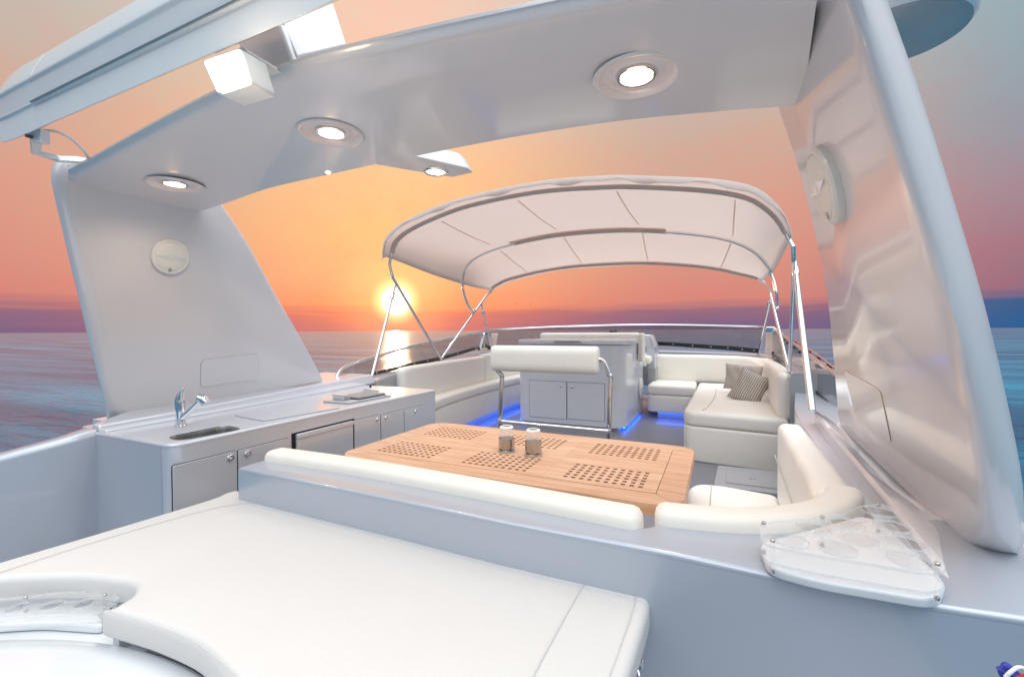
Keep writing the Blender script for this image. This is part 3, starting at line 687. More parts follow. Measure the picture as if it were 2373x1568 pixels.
# pillar and door frame edge under the pad
link('pillar', slab(rnd([Vector((-.29, 1.0, 0)), Vector((-.20, 1.0, 0)), Vector((-.20, 1.13, 0)), Vector((-.29, 1.13, 0))], .03, 5), 0, .72), 'gel', lw)

# ------------------------------------------------------------ sunpad
ZP = .745
spx = [(-70, 1320), (0, 1299), (250, 1226), (480, 1157), (520, 1141), (555, 1134), (590, 1146), (620, 1157)]
wy = 1.10
outl = [aZ(x, y, ZP) for x, y in spx]
outl += [aZ(x, y, ZP) for x, y in [(640, 1163), (800, 1205), (1000, 1255), (1200, 1297), (1380, 1326), (1440, 1329), (1485, 1341), (1503, 1362), (1505, 1395), (1490, 1450), (1468, 1520), (1440, 1610), (1410, 1720), (1200, 1900), (900, 1900), (640, 1660), (540, 1568), (495, 1520), (450, 1482), (350, 1441), (240, 1409)]]
outl += [aZ(x, y, ZP) for x, y in [(268, 1399), (296, 1383), (312, 1366), (312, 1350), (285, 1341), (220, 1334), (150, 1331), (0, 1337), (-70, 1347)]]
pad = empty('sunpad', 'large white sun mattress with curved cutout in the foreground', 'sunpad', (-1.2, .8, ZP-.1))
smooth_o = []
cl = cat_([Vector((p.x, p.y, 0)) for p in outl], 4, closed=True)
link('mattress', cushion(cl, ZP-.07, ZP, .02, rb=.01), 'pad', pad, smooth=60)
sm = [aZ(x, y, ZP+.0035) for x, y in [(-100, 1365), (0, 1325), (250, 1245), (480, 1180), (588, 1163), (640, 1164)]]
link('seam', tube(cat_(sm, 6), .0012, 6), 'pad', pad)
link('seam', tube(cat_([aZ(x, y, ZP+.0035) for x, y in [(1369, 1327), (1330, 1390), (1240, 1555), (1180, 1680)]], 6), .0012, 6), 'pad', pad)
link('seam', tube(cat_([aZ(x, y, ZP+.003) for x, y in [(1478, 1350), (1470, 1400), (1440, 1490), (1400, 1600)]], 6), .0009, 6), 'pad', pad)
link('seam', tube(cat_([aZ(x, y, ZP+.0025) for x, y in [(250, 1414), (360, 1447), (460, 1491), (545, 1560)]], 6), .0009, 6), 'pad', pad)
pb = inset([Vector((p.x, p.y, 0)) for p in cl], .03)
link('pad_base', slab(pb, 0, ZP-.073), 'gel', pad, smooth=40)
# raised tub rim at the bottom left corner
tc_ = Vector((-1.06, -.45, 0))
tb = empty('spa_tub', 'glossy pale moulded tub rim in the bottom left corner', 'tub', tc_)
link('rim', lathe([(1.035, .2), (1.035, .63), (1.03, .652), (1.015, .665), (.96, .675), (.8, .686), (.5, .698), (.2, .702), (.001, .703)], tc_, n=128), 'white', tb)

link('shelf', slab([(-1.8, .1), (-1.2, .35), (-1.25, .70), (-1.6, .72), (-1.8, .60)], .1, .645), 'white', tb)
# acrylic cup racks
def rack(base_poly, top_poly, holes, posts, z0, ztop, rh, lbl, extra=None, name='cup_rack'):
    c = sum(base_poly, Vector())/len(base_poly)
    k = empty(name, lbl, 'cup rack', c)
    link('base_board', cushion([Vector((p.x, p.y, 0)) for p in resample(rnd(base_poly, .035, 7), .2)], z0+.001, z0+.022, .008, rb=.004), 'white', k, smooth=50)
    def plate(poly, z, hr, th=.006):
        cu = bpy.data.curves.new('plate', 'CURVE'); cu.dimensions = '2D'; cu.fill_mode = 'BOTH'; cu.extrude = th/2
        def sp(pts):
            s_ = cu.splines.new('POLY'); s_.points.add(len(pts)-1)
            for i, p in enumerate(pts): s_.points[i].co = (p.x, p.y, 0, 1)
            s_.use_cyclic_u = True
        sp(rnd([Vector((p.x, p.y, 0)) for p in poly], .03, 7))
        for h in holes:
            if hr > 0: sp([Vector((h.x+hr*math.cos(a), h.y+hr*math.sin(a), 0)) for a in [2*math.pi*i/36 for i in range(36)]])
        ob = bpy.data.objects.new('tmp', cu); col_.objects.link(ob); dg = bpy.context.evaluated_depsgraph_get()
        me = bpy.data.meshes.new_from_object(ob.evaluated_get(dg)); bpy.data.objects.remove(ob)
        bm = bmesh.new(); bm.from_mesh(me); bmesh.ops.remove_doubles(bm, verts=bm.verts, dist=1e-5); bmesh.ops.recalc_face_normals(bm, faces=bm.faces)
        bmesh.ops.translate(bm, verts=bm.verts, vec=(0, 0, z)); bm.to_mesh(me); bm.free(); me.materials.clear()
        return me
    def edged(o_):
        o_.data.materials.append(M['acredge'])
        for q_ in o_.data.polygons:
            if abs(q_.normal.z) < .5: q_.material_index = 1
    edged(link('upper_plate', plate(top_poly, ztop, rh), 'acrylic', k, smooth=30))
    edged(link('lower_plate', plate([p.lerp(Vector((c.x, c.y, p.z)), .03) for p in top_poly], z0+(ztop-z0)*.55, 0), 'acrylic', k, smooth=30))
    for p in posts:
        link('post', lathe([(.0045, z0+.02), (.0045, ztop+.004)], Vector((p.x, p.y, 0)), n=14, cap=True), 'acrylic', k)
        link('screw', lathe([(.0045, ztop+.0035), (.0045, ztop+.008), (.003, ztop+.0095), (.0005, ztop+.0095)], Vector((p.x, p.y, 0)), n=16), 'brushed', k)
        link('screw', lathe([(.0045, z0+.022), (.0045, z0+.028), (.002, z0+.029)], Vector((p.x, p.y, 0)), n=16), 'brushed', k)
    return k
ZB = ZL+.001
bp_ = [aZ(*p, ZB+.02) for p in [(1757, 1258), (1780, 1315), (1901, 1347), (2170, 1392), (2197, 1350), (2040, 1205), (1990, 1195)]]
tz = ZL+.085
tp_ = [aZ(*crop3(*p), tz) for p in [(575, 495), (590, 640), (1000, 722), (1780, 850), (1860, 800), (1500, 400), (1400, 366), (1240, 385), (1150, 430), (860, 474)]]
hl = [aZ(*crop3(*p), tz) for p in [(788, 612), (945, 527), (1172, 498), (1108, 668), (1252, 606), (1475, 515), (1575, 628), (1592, 745), (1384, 412)]]
ps = [aZ(*crop3(*p), tz) for p in [(608, 510), (668, 630), (1005, 470), (1385, 385), (1785, 790)]]
rack([Vector((p.x, p.y, 0)) for p in bp_], tp_, hl, ps, ZB, tz, .034, 'triangular clear acrylic cup rack with nine holes on the ledge by the corner sofa')
# rack by the tub
zr = ZP-.095
t0 = [aZ(x, y, .70) for x, y in [(-60, 1395), (150, 1372), (255, 1370), (285, 1385), (240, 1420), (100, 1425), (-60, 1445)]]
b0 = [Vector((p.x*1.0, p.y, 0)) for p in [aZ(x, y, .655) for x, y in [(-60, 1440), (120, 1428), (235, 1428), (245, 1462), (100, 1452), (-60, 1462)]]]
h0 = [aZ(x, y, .70) for x, y in [(40, 1408), (120, 1402), (195, 1398)]]
rack(b0, t0, h0, [aZ(x, y, .70) for x, y in [(60, 1388), (243, 1382)]], .646, .70, .022, 'clear acrylic cup rack tucked between the sunpad cutout and the tub rim')
# small latch below the pad and flag cloth
lt = empty('pad_latch', 'small chrome toggle latch below the right edge of the sunpad', 'latch', aY(1483, 1550, 1.0))
lq = py_([(1470, 1534), (1490, 1530), (1491, 1548), (1486, 1554), (1470, 1550)], .985)
link('plate', prism(lq, (0, .012, 0)), 'steel', lt, bevel=.002)
link('hook', tube([aY(1476, 1550, .98), aY(1480, 1562, .975), aY(1486, 1575, .98)], .004, 10), 'steel', lt)

# ensign bundle in the bottom right corner
ec = aY(2352, 1556, .78)
en = empty('furled_flag', 'red and blue flag bundle tied with white rope in the bottom right corner', 'flag', ec)
def blob(c, a, b_, cc, seed, m_, name, par):
    rnd_ = random.Random(seed); bm = bmesh.new(); bmesh.ops.create_icosphere(bm, subdivisions=4, radius=1)
    for v in bm.verts:
        n_ = math.sin(v.co.x*5+seed)*.08+math.sin(v.co.y*7+seed*2)*.06+math.sin(v.co.z*9)*.05
        v.co = Vector(c)+Vector((v.co.x*a, v.co.y*b_, v.co.z*cc))*(1+n_*1.5)
    me = bpy.data.meshes.new(name); bm.to_mesh(me); bm.free(); return link(name, me, m_, par)
def fl3(a, h, d): return ec+cr_*a+Vector((0, 0, h))-Vector((fw.x, fw.y, 0)).normalized()*d
blob(fl3(.009, -.007, .008), .012, .009, .010, 1, 'red', 'red_cloth', en)
blob(fl3(-.004, -.004, -.004), .011, .008, .010, 2, 'blue', 'blue_cloth', en)
link('rope', tube(cat_([fl3(*p) for p in [(-.019, -.002, .006), (-.015, .006, .008), (-.006, .012, .008), (.002, .011, .008), (.010, .004, .008), (.018, -.002, .008)]], 6), .0021, 10), 'rope', en)
link('rope', tube(cat_([fl3(*p) for p in [(-.016, -.004, .008), (-.015, -.012, .009), (-.012, -.022, .009)]], 6), .0016, 10), 'rope', en)

# ------------------------------------------------------------ dining sofa
ds = empty('dining_sofa', 'cream U-shaped sofa around the right side of the teak table', 'sofa', (-.5, 2, 0))
ZS = .45
# back cushions along the wall
bk1 = cat_([Vector((p.x, p.y+.055, 0)) for p in [fe[0]+Vector((.0, 0, 0)), fe[1], fe[2], fe[3]+Vector((-.004, 0, 0))]], 6)
link('back_cushion', sweep(bk1, rsec(-.045, .055, ZS-.02, ZL+.040, .034, 6), ends=.03), 'cream', ds, smooth=60)
bk2 = cat_([Vector(p) for p in [(-.165, 1.30, 0), (.0, 1.33, 0), (.10, 1.37, 0), (.20, 1.44, 0), (.28, 1.53, 0), (.335, 1.64, 0), (.352, 1.72, 0)]], 8)
link('back_cushion', sweep(bk2, rsec(-.045, .055, ZS-.02, ZL+.040, .034, 6), ends=.03), 'cream', ds, smooth=60)
bk3 = cat_([Vector(p) for p in [(.352, 1.70, 0), (.362, 2.0, 0), (.365, 2.4, 0), (.366, 2.88, 0)]], 8)
link('back_cushion', sweep(bk3, rsec(-.075, .045, ZS-.02, ZL+.01, .045, 6), ends=.04, lean=0), 'cream', ds, smooth=60)
link('seam', tube([aX(1812, 1010, .288)]+[Vector((.2865, y, z)) for y, z in ((2.6, .72), (2.2, .69), (1.8, .66))][0:0]+[Vector((.2865, 2.9, .70)), Vector((.2865, 2.3, .68)), Vector((.288, 1.75, .66))][1:], .002, 6), 'seam', ds) if False else None
seatp = [Vector(p) for p in [(-.17, 2.90, 0), (-.12, 2.98, 0), (.0, 3.0, 0), (.31, 2.95, 0), (.31, 1.7, 0), (.15, 1.40, 0), (-1.4, 1.36, 0), (-1.4, 1.75, 0), (-.3, 1.80, 0), (-.18, 1.95, 0)]]
link('seat_cushion', cushion(resample(rnd(seatp, .06, 6), .3), ZS-.13, ZS, .04), 'cream', ds, smooth=60)
link('seat_base', slab([Vector(p) for p in [(-.13, 2.9), (.33, 2.9), (.33, 1.3), (-1.35, 1.3), (-1.35, 1.7), (-.13, 1.8)]], 0, ZS-.132), 'gel', ds)
s_ = link('seam', tube([Vector((-.045, 2.97, ZS+.001)), Vector((-.045, 2.2, ZS+.001)), Vector((-.045, 1.6, ZS+.001))], .003, 6), 'seam', ds)
link('seam', tube(cat_([Vector(p) for p in [(.285, 2.92, .68), (.2855, 2.5, .66), (.284, 2.1, .635), (.277, 1.80, .60)]], 6), .003, 6), 'seam', ds)

# step box
sb = empty('step_box', 'low grey step box with hatch lid beside the right-hand sofa', 'step', (.2, 4, 0))
q = pz([(1657, 1126), (1681, 1077), (1815, 1090), (1812, 1141)], .2)
link('box_body', slab(rnd([Vector((-.04, 3.74, 0)), Vector((-.01, 4.32, 0)), Vector((.5, 4.32, 0)), Vector((.5, 3.74, 0))], .03, 4), 0, .2), 'geldark', sb, bevel=.012)
link('lid', slab(rnd([Vector((.04, 3.84, 0)), Vector((.06, 4.22, 0)), Vector((.46, 4.22, 0)), Vector((.46, 3.84, 0))], .03, 4), .201, .206), 'geldark', sb, bevel=.002)
link('latch', lathe([(.02, 0), (.018, .004), (.001, .005)], (.24, 4.0, .207), n=20), 'brushed', sb)
# ------------------------------------------------------------ starboard side coaming
cs = empty('side_coaming', 'glossy grey moulded coaming below the large right-hand leg', 'coaming', (.6, 2, 0))
L1 = cat_([aZ(x, y, ZL+.0) for x, y in [(2235, 1411), (2143, 1283), (2047, 1157), (1990, 1088), (1945, 1030), (1900, 975), (1886, 955)]], 6)
L2 = cat_([aP(x, y, SN, SC) for x, y in [(2300, 1345), (2211, 1236), (2140, 1180), (2075, 1133), (2030, 1085), (1989, 1043), (1945, 985)]], 6)
K = 40; L1 = resamp(L1, K); L2 = resamp(L2, K)
print('L1', [tuple(round(c, 2) for c in p) for p in L1[::8]], 'L2', [tuple(round(c, 2) for c in p) for p in L2[::8]])
rr_ = []
for i in range(K):
    a, b_ = L1[i], L2[i]
    if a.y < 1.2: continue
    hk = max(0.0, min(1, (a.y-1.2)/.25))
    zl_ = ZL-.02 if a.y < 1.35 else .1
    rr_.append([Vector((a.x+.012, max(a.y, 1.135), zl_-.005)), Vector((a.x+.003, max(a.y, 1.135), ZL-.012)), a+Vector((.0, 0, -.003*(1-hk))), a+Vector((.012, .0, .012*hk-.002*(1-hk))), a.lerp(b_, .5)+Vector((0, 0, .012*hk-.002*(1-hk))), b_+Vector((-.012, 0, .004)), b_+Vector((.0, 0, .014)), b_+Vector((.25, 0, .02)), Vector((b_.x+.25, b_.y, .1))])
link('coaming_top', loft(rr_), 'leg', cs, smooth=60)
# grey inner panel between dining sofa and coaming, then on to the forward sofa
pth = [Vector(p) for p in [(.45, 1.5, 0), (.44, 2.2, 0), (.46, 3.0, 0), (.50, 3.8, 0), (.60, 4.6, 0), (.68, 5.2, 0)]]
link('inner_panel', sweep(cat_(pth, 6), rsec(0, .3, .0, .80, .01), ends=0), 'gel', cs)
pth = [Vector(p) for p in [(.62, 4.9, 0), (.72, 5.6, 0), (.76, 6.5, 0), (.74, 7.4, 0), (.6, 8.0, 0), (.2, 8.5, 0), (-.5, 8.9, 0), (-1.5, 9.1, 0), (-2.6, 8.8, 0), (-3.4, 8.0, 0), (-3.65, 7.2, 0)]]
link('forward_coaming', sweep(cat_(pth, 5), rsec(-.02, .45, .3, .985, .05), ends=0), 'geldark', cs, smooth=50)

# ------------------------------------------------------------ windscreen
ws = empty('windscreen', 'low tinted windscreen with polished top rail around the front of the deck', 'windscreen', (-1.5, 7, 1))
railP = [aX(*p) for p in [(780, 884, -3.20), (783, 868, -3.24), (795, 853, -3.30), (820, 842, -3.36), (880, 823, -3.46), (960, 800, -3.58), (1045, 783, -3.66)]]
railF = [aX(1130, 766, -3.72), aY(1190, 762, 7.6), aY(1270, 758, 8.1), aY(1360, 755, 8.5), aY(1450, 753, 8.7), aY(1540, 753, 8.75), aY(1620, 754, 8.6), aY(1700, 756, 8.3), aY(1765, 758, 8.0)]
railS = [aX(1790, 762, .70), aX(1815, 778, .76), aX(1870, 818, .80), aX(1942, 872, .82)]
rail = cat_(railP+railF+railS, 8)
link('top_rail', tube(rail, .019, 14), 'steel', ws)
print('rail', [tuple(round(c, 2) for c in p) for p in railP+railF+railS])
botP = [aX(*p) for p in [(800, 893, -3.20), (806, 884, -3.24), (830, 875, -3.30), (860, 868, -3.36), (905, 858, -3.46), (970, 843, -3.58), (1030, 830, -3.66)]]
botF = [aX(1112, 806, -3.72), aY(1180, 812, 7.6), aY(1270, 808, 8.1), aY(1360, 803, 8.5), aY(1450, 800, 8.7), aY(1530, 799, 8.75), aY(1620, 805, 8.6), aY(1700, 811, 8.3), aY(1758, 817, 8.0)]
botS = [aX(1790, 828, .70), aX(1820, 850, .76), aX(1870, 895, .80), aX(1942, 962, .82)]
def panel(a, b_, th=.008, inn=.0):
    n_ = len(a); c0 = Vector((-1.4, 5, 0)); v = []; f = []
    for i in range(n_):
        d = (a[i]-c0); d.z = 0; d.normalize()
        v += [a[i], b_[i], a[i]+d*th, b_[i]+d*th]
    for i in range(n_-1):
        k = 4*i; f += [[k, k+1, k+5, k+4], [k+2, k+6, k+7, k+3], [k, k+4, k+6, k+2], [k+1, k+3, k+7, k+5]]
    f += [[0, 2, 3, 1], [4*n_-4, 4*n_-3, 4*n_-1, 4*n_-2]]
    return mesh(v, f)
for ra, bo in ((railP+[railF[0]], botP+[botF[0]]), (railF[:5], botF[:5]), (railF[4:], botF[4:]), (railS, botS)):
    a = [p-Vector((0, 0, .012)) for p in cat_(ra, 6)]; b_ = cat_(bo, 6)
    link('tinted_panel', panel(a, b_), 'tint', ws, smooth=60)
    strip_t = [q.lerp(p, .16) for p, q in zip(a, b_)]
    cc0 = Vector((-1.4, 5, 0))
    inw = [((cc0-p).xy.normalized()) for p in b_]
    s1 = [p+Vector((w_.x, w_.y, 0))*.012 for p, w_ in zip(strip_t, inw)]; s2 = [p+Vector((w_.x, w_.y, 0))*.012-Vector((0, 0, .01)) for p, w_ in zip(b_, inw)]
    link('base_strip', panel(s1, s2, .008), 'black', ws, smooth=60)
    for i in range(2, len(s1)-1, 3):
        p = s1[i].lerp(s2[i], .45); w_ = inw[i]
        link('screw', lathe([(.013, 0), (.011, .006), (.001, .008)], p, (w_.x, w_.y, 0), 12), 'brushed', ws)
# corner posts
def post(pts, Yv, nm, m_='gel'):
    return link(nm, prism(py_(pts, Yv), (0, .12, 0)), m_, ws, bevel=.01)
link('corner_post', prism([p for p in px_([(1113, 812), (1124, 770), (1131, 768), (1130, 810)], -3.66)], (-.05, 0, 0)), 'steel', ws, bevel=.006)
link('corner_panel', prism(py_([(1132, 810), (1138, 772), (1152, 772), (1147, 806)], 7.0), (0, .04, 0)), 'canvas2', ws, bevel=.006)
cp = link('corner_panel', prism(py_([(1773, 822), (1777, 770), (1815, 770), (1818, 800), (1813, 826)], 7.6), (0, .06, 0)), 'canvas', ws, bevel=.012)
link('knob', lathe([(.02, 0), (.018, .015), (.001, .018)], aY(1791, 817, 7.58), (0, -1, 0), 16), 'black', cp)
link('corner_cap', prism(py_([(1770, 771), (1776, 757), (1795, 757), (1806, 768), (1818, 775)], 7.5), (0, .12, 0)), 'steel', ws, bevel=.01)
# starboard side guard rail with clips outside the screen
or_ = [aX(x, y, .98) for x, y in [(1822, 778), (1870, 805), (1930, 850), (1960, 875)]]
gro = empty('side_rail', 'slim outer handrail with row of clips beyond the right windscreen', 'handrail', or_[1])
link('rail_tube', tube(cat_(or_, 5), .012, 10), 'steel', gro)
for i in range(6):
    p = or_[0].lerp(or_[2], .08+i*.17)
    link('clip', box(p.x-.10, p.x+.03, p.y-.05, p.y+.05, p.z-.05, p.z-.008), 'black', gro, bevel=.006)

# ------------------------------------------------------------ port sofa
ps_ = empty('forward_sofa', 'cream bench sofa along the left side beyond the galley counter', 'sofa', (-3.3, 5.5, 0))
fe2 = [Vector(p) for p in [(-2.93, 3.95, 0), (-2.98, 4.12, 0), (-3.10, 4.6, 0), (-3.18, 5.3, 0), (-3.22, 6.2, 0), (-3.22, 7.3, 0), (-3.05, 7.75, 0), (-2.4, 8.1, 0)]]
SP = [aX(991, 912, -3.0), aX(1202, 877, -3.2)]
seat = cat_(fe2, 4)
be2 = [Vector((p.x-.42, p.y+.06, 0)) for p in seat]
zs = .585
link('seat_cushion', cushion(resample(rnd([Vector((-2.85, 3.93, 0))]+seat[2:]+[Vector((-2.6, 8.5, 0)), Vector((-3.5, 8.0, 0)), Vector((-3.56, 6.5, 0)), Vector((-3.5, 5.0, 0)), Vector((-3.38, 3.93, 0))], .03, 3), .2), zs-.13, zs, .045), 'cream', ps_, smooth=60)
link('seat_base', cushion(resample(rnd([Vector((p.x-.015, p.y, 0)) for p in seat[2:]]+[Vector((-2.6, 8.4, 0)), Vector((-3.5, 8.0, 0)), Vector((-3.5, 5.0, 0)), Vector((-3.35, 3.95, 0))], .03, 3), .2), .10, zs-.132, .03), 'cream', ps_, smooth=60)
link('plinth', slab([Vector((p.x-.10, p.y, 0)) for p in seat[2:]]+[Vector((-3.5, 8.0, 0)), Vector((-3.45, 4.2, 0))], 0, .099), 'gel', ps_)
link('led_strip', tube([Vector((p.x-.08, p.y, .092)) for p in seat[11:-6]], .007, 6), 'led', ps_)
bp1 = cat_([Vector(p) for p in [(-3.22, 3.93, 0), (-3.34, 4.6, 0), (-3.42, 5.4, 0), (-3.48, 6.3, 0)]], 6)
bp2 = cat_([Vector(p) for p in [(-3.48, 6.3, 0), (-3.50, 7.0, 0), (-3.42, 7.6, 0), (-3.1, 8.1, 0), (-2.5, 8.45, 0)]], 6)
link('back_cushion', sweep(bp1, rsec(-.06, .06, zs-.02, .99, .055, 6), ends=.05), 'cream', ps_, smooth=60)
link('back_cushion', sweep(bp2, rsec(-.06, .06, zs-.02, 1.02, .055, 6), ends=.012), 'cream', ps_, smooth=60)

# ------------------------------------------------------------ starboard forward sofa
ss = empty('corner_sofa', 'cream L-shaped sofa with chaise end and two cushions on the right side', 'sofa', (.1, 6, 0))
z2 = .53
chp = [aZ(x, y, z2) for x, y in [(1578, 958), (1590, 930), (1612, 899)]]
print('chaise', [tuple(round(c, 2) for c in aZ(x, y, z2)) for x, y in [(1578, 958), (1590, 930), (1612, 899), (1845, 975), (1505, 885), (1700, 905)]])
sp1 = [Vector(p) for p in [(-.36, 5.18, 0), (-.30, 5.08, 0), (.60, 4.98, 0), (.66, 5.2, 0), (.70, 7.9, 0), (-.31, 7.9, 0), (-.34, 6.0, 0)]]
link('seat_cushion', cushion(resample(rnd(sp1, [.06, .08, .02, .02, 0, 0, .02], 6), .25), z2-.155, z2, .05, rb=.03), 'cream', ss, smooth=60)
link('seat_base', cushion(resample(rnd(sp1, [.06, .08, .02, .02, 0, 0, .02], 6), .25), .0, z2-.158, .03), 'cream', ss, smooth=60)
sp2 = [Vector(p) for p in [(-1.05, 7.30, 0), (-.345, 7.28, 0), (-.345, 8.2, 0), (-1.05, 8.3, 0)]]
link('seat_cushion', cushion(resample(rnd(sp2, [.10, .01, 0, .03], 6), .25), z2-.155, z2, .05, rb=.03), 'cream', ss, smooth=60)
link('seat_base', cushion(resample(rnd(sp2, [.12, .01, 0, .03], 6), .25), .10, z2-.158, .04), 'cream', ss, smooth=60)
link('plinth', box(-.9, -.35, 7.42, 8.1, 0, .098), 'gel', ss)
link('led_strip', tube([Vector((-.92, 7.40, .092)), Vector((-.37, 7.40, .092))], .007, 6), 'led', ss)
bk = cat_([Vector(p) for p in [(-1.04, 8.22, 0), (-.4, 8.20, 0), (.1, 8.12, 0), (.42, 7.9, 0), (.60, 7.4, 0), (.66, 6.8, 0), (.66, 6.0, 0), (.645, 5.05, 0)]], 8)
rr_ = []
def backring(p, lat, w, h, k=1):
    sec_ = rsec(-.12*k, .05, z2-.03, z2+(.50)*1, .06, 5); return [p+lat*(-s[0]*1.0-.02*0)+Vector((0, 0, s[1])) for s in sec_]
link('back_cushion', sweep(bk, rsec(-.05, .13, z2-.03, z2+.44, .07, 6), ends=.06, lean=-.0), 'cream', ss, smooth=60)
link('seam', tube(cat_([aZ(x, y, z2+.003) for x, y in [(1660, 902), (1655, 922), (1640, 942), (1628, 950)]], 5), .004, 6), 'seam', ss)
# throw pillows
def pillow(name, lbl, c, w, h, th, X_, Y_, m_):
    n_ = 22; v = []; f = []; X_ = Vector(X_).normalized(); Y_ = Vector(Y_); Y_ = (Y_-X_*X_.dot(Y_)).normalized(); Z_ = X_.cross(Y_)
    if Z_.dot(CAM-Vector(c)) < 0: Z_ = -Z_
    me_v = []
    for s_ in (1, -1):
        for i in range(n_+1):
            for j in range(n_+1):
                a, b_ = i/n_*2-1, j/n_*2-1
                k = max(0, (1-a**4)*(1-b_**4))**.55
                e_ = 1-.07*(1-abs(a*b_))*(max(abs(a), abs(b_))**3)
                wr = .006*math.sin(a*9+b_*5)*k
                me_v.append((a*w/2*e_, b_*h/2*e_, s_*(th/2*k)+wr))
    for s_ in (0, 1):
        o_ = s_*(n_+1)**2
        for i in range(n_):
            for j in range(n_): k = o_+i*(n_+1)+j; f.append([k, k+1, k+n_+2, k+n_+1])
    me = mesh(me_v, f)
    o = link(name, me, m_, None, lbl, 'cushion', smooth=80, group='throw cushions on the corner sofa')
    o.matrix_world = Matrix.Translation(Vector(c)) @ Matrix((X_, Y_, Z_)).transposed().to_4x4()
    return o
pillow('throw_pillow', 'plain taupe throw cushion leaning behind the striped one on the corner sofa', aY(1722, 874, 6.75), .46, .36, .13, (1, -.15, -.05), (.12, .35, 1), 'pillow')
pillow('throw_pillow', 'striped brown throw cushion standing on one corner on the corner sofa', aY(1737, 899, 6.2), .36, .42, .15, (1, -.35, -.42), (.50, .30, 1), 'stripe')

# ------------------------------------------------------------ bar cabinet, helm seat, console
bar = empty('bar_cabinet', 'silver cabinet with hinged lid and two doors behind the helm seat', 'cabinet', (-2, 6.8, 0))
YB = 6.1
bpoly = rnd([Vector((-2.79, YB, 0)), Vector((-1.17, YB, 0)), Vector((-1.17, 7.7, 0)), Vector((-2.79, 7.7, 0))], [.22, .22, .02, .02], 12)
bb = link('cabinet_body', slab(bpoly, .05, 1.185), 'gellit', bar, smooth=40)
link('plinth', box(-2.70, -1.26, YB+.09, 7.6, 0, .0495), 'gellit', bar)
link('lid', cushion(resample(rnd([Vector((-2.80, YB-.01, 0)), Vector((-1.155, YB-.01, 0)), Vector((-1.155, 7.0, 0)), Vector((-2.80, 7.0, 0))], [.20, .20, .02, .02], 10), .3), 1.192, 1.262, .03, rb=.01), 'gellit', bar, smooth=50)
link('lid_handle', prism(rnd(py_([(1281, 794), (1286, 789.5), (1343, 790), (1349, 794.5)], YB-.0215), .01, 3), (0, .01, 0)), 'geldark', bar, bevel=.002)
def door_y(pts, lat):
    P = py_(pts, YB-.001); x0 = (P[0].x+P[3].x)/2; x1 = (P[1].x+P[2].x)/2; z1 = (P[0].z+P[1].z)/2; z0 = (P[2].z+P[3].z)/2
    g = .005
    link('door_gap', box(x0, x1, YB-.003, YB+.001, z0, z1), 'dark', bar, smooth=0)
    d = link('door', box(x0+g, x1-g, YB-.010, YB-.004, z0+g, z1-g), 'gellit', bar, bevel=.0015)
    link('latch', lathe([(.02, 0), (.018, .008), (.010, .012), (.001, .012)], aY(*lat, YB-.011), (0, -1, 0), 24), 'steel', d)
door_y([(1227, 880), (1314, 883.5), (1313, 970), (1227, 966)], (1300, 894.5))
door_y([(1315, 884), (1402, 888.5), (1402, 976), (1314, 970.5)], (1325, 896.5))
link('led_strip', tube([Vector((-1.20, 6.2, .042)), Vector((-1.20, 7.6, .042))], .007, 6), 'led', bar)
link('led_strip', tube([Vector((-2.76, 6.2, .042)), Vector((-2.76, 7.5, .042))], .007, 6), 'led', bar)
hs_ = empty('helm_bench', 'cream helm bench whose backrest rises just above the bar cabinet lid', 'seat', (-1.9, 7.9, 0))
link('backrest', cushion(resample(rnd([Vector((-2.78, 7.05, 0)), Vector((-1.14, 7.05, 0)), Vector((-1.14, 7.30, 0)), Vector((-2.78, 7.30, 0))], .05, 5), .3), 1.2, 1.355, .05, rb=.01), 'cream', hs_, smooth=60)
link('side_roll', sweep([Vector((-1.115, 7.08, 0)), Vector((-1.115, 7.34, 0))], rsec(-.035, .035, .90, 1.345, .03), ends=.02), 'cream', hs_)
link('seat_cushion', sweep([Vector((-1.25, 7.72, 0)), Vector((-1.05, 7.72, 0))], rsec(-.5, .0, .82, .96, .06), ends=.05), 'cream', hs_)
link('seat_front', cushion(resample(rnd([Vector((-2.78, 7.71, 0)), Vector((-1.13, 7.71, 0)), Vector((-1.13, 8.1, 0)), Vector((-2.78, 8.1, 0))], .03, 4), .3), .78, .90, .04), 'cream', hs_, smooth=60)
con = empty('helm_console', 'grey helm console with small dark screens right of the helm seat', 'console', (-1, 8.2, 0))
YC = 7.9
link('binnacle', prism(py_([(1478, 775), (1503, 775), (1508, 779), (1518, 808), (1520, 873), (1478, 868)], YC), (0, .5, 0)), 'gel', con, bevel=.02)
link('binnacle_hood', prism(py_([(1504, 776), (1509, 779), (1521, 800), (1521, 806), (1515, 806)], YC-.02), (0, .3, 0)), 'gel', con, bevel=.01)
link('screen', prism(py_([(1484, 779), (1489, 779), (1489, 797), (1484, 797)], YC-.006), (0, .005, 0)), 'darkglass', con)
link('screen', prism(py_([(1485, 803), (1491, 804), (1491, 814), (1485, 813)], YC-.006), (0, .005, 0)), 'darkglass', con)
link('instrument', prism(py_([(1493, 804), (1499, 804), (1499, 815), (1493, 815)], YC-.006), (0, .005, 0)), 'brushed', con)
link('throttle', tube([aY(1486, 823, YC-.03), aY(1490, 819, YC-.06), aY(1497, 823, YC-.04)], .022, 10), 'steel', con)
link('kick_panel', box(-1.1, -.98, 7.8, 8.2, 0, .75), 'geldark', con)
cmp_ = empty('compass', 'black dome compass on top of the dashboard behind the bar cabinet', 'compass', aY(1422, 769, 8.0))
cc = aY(1421, 771, 8.0)
link('compass_dome', lathe([(.075, -.02), (.072, .02), (.055, .05), (.03, .066), (.001, .07)], cc, n=24), 'darkglass', cmp_)
link('compass_hood', lathe([(.10, -.04), (.098, -.015), (.076, -.012)], cc, n=24), 'black', cmp_)
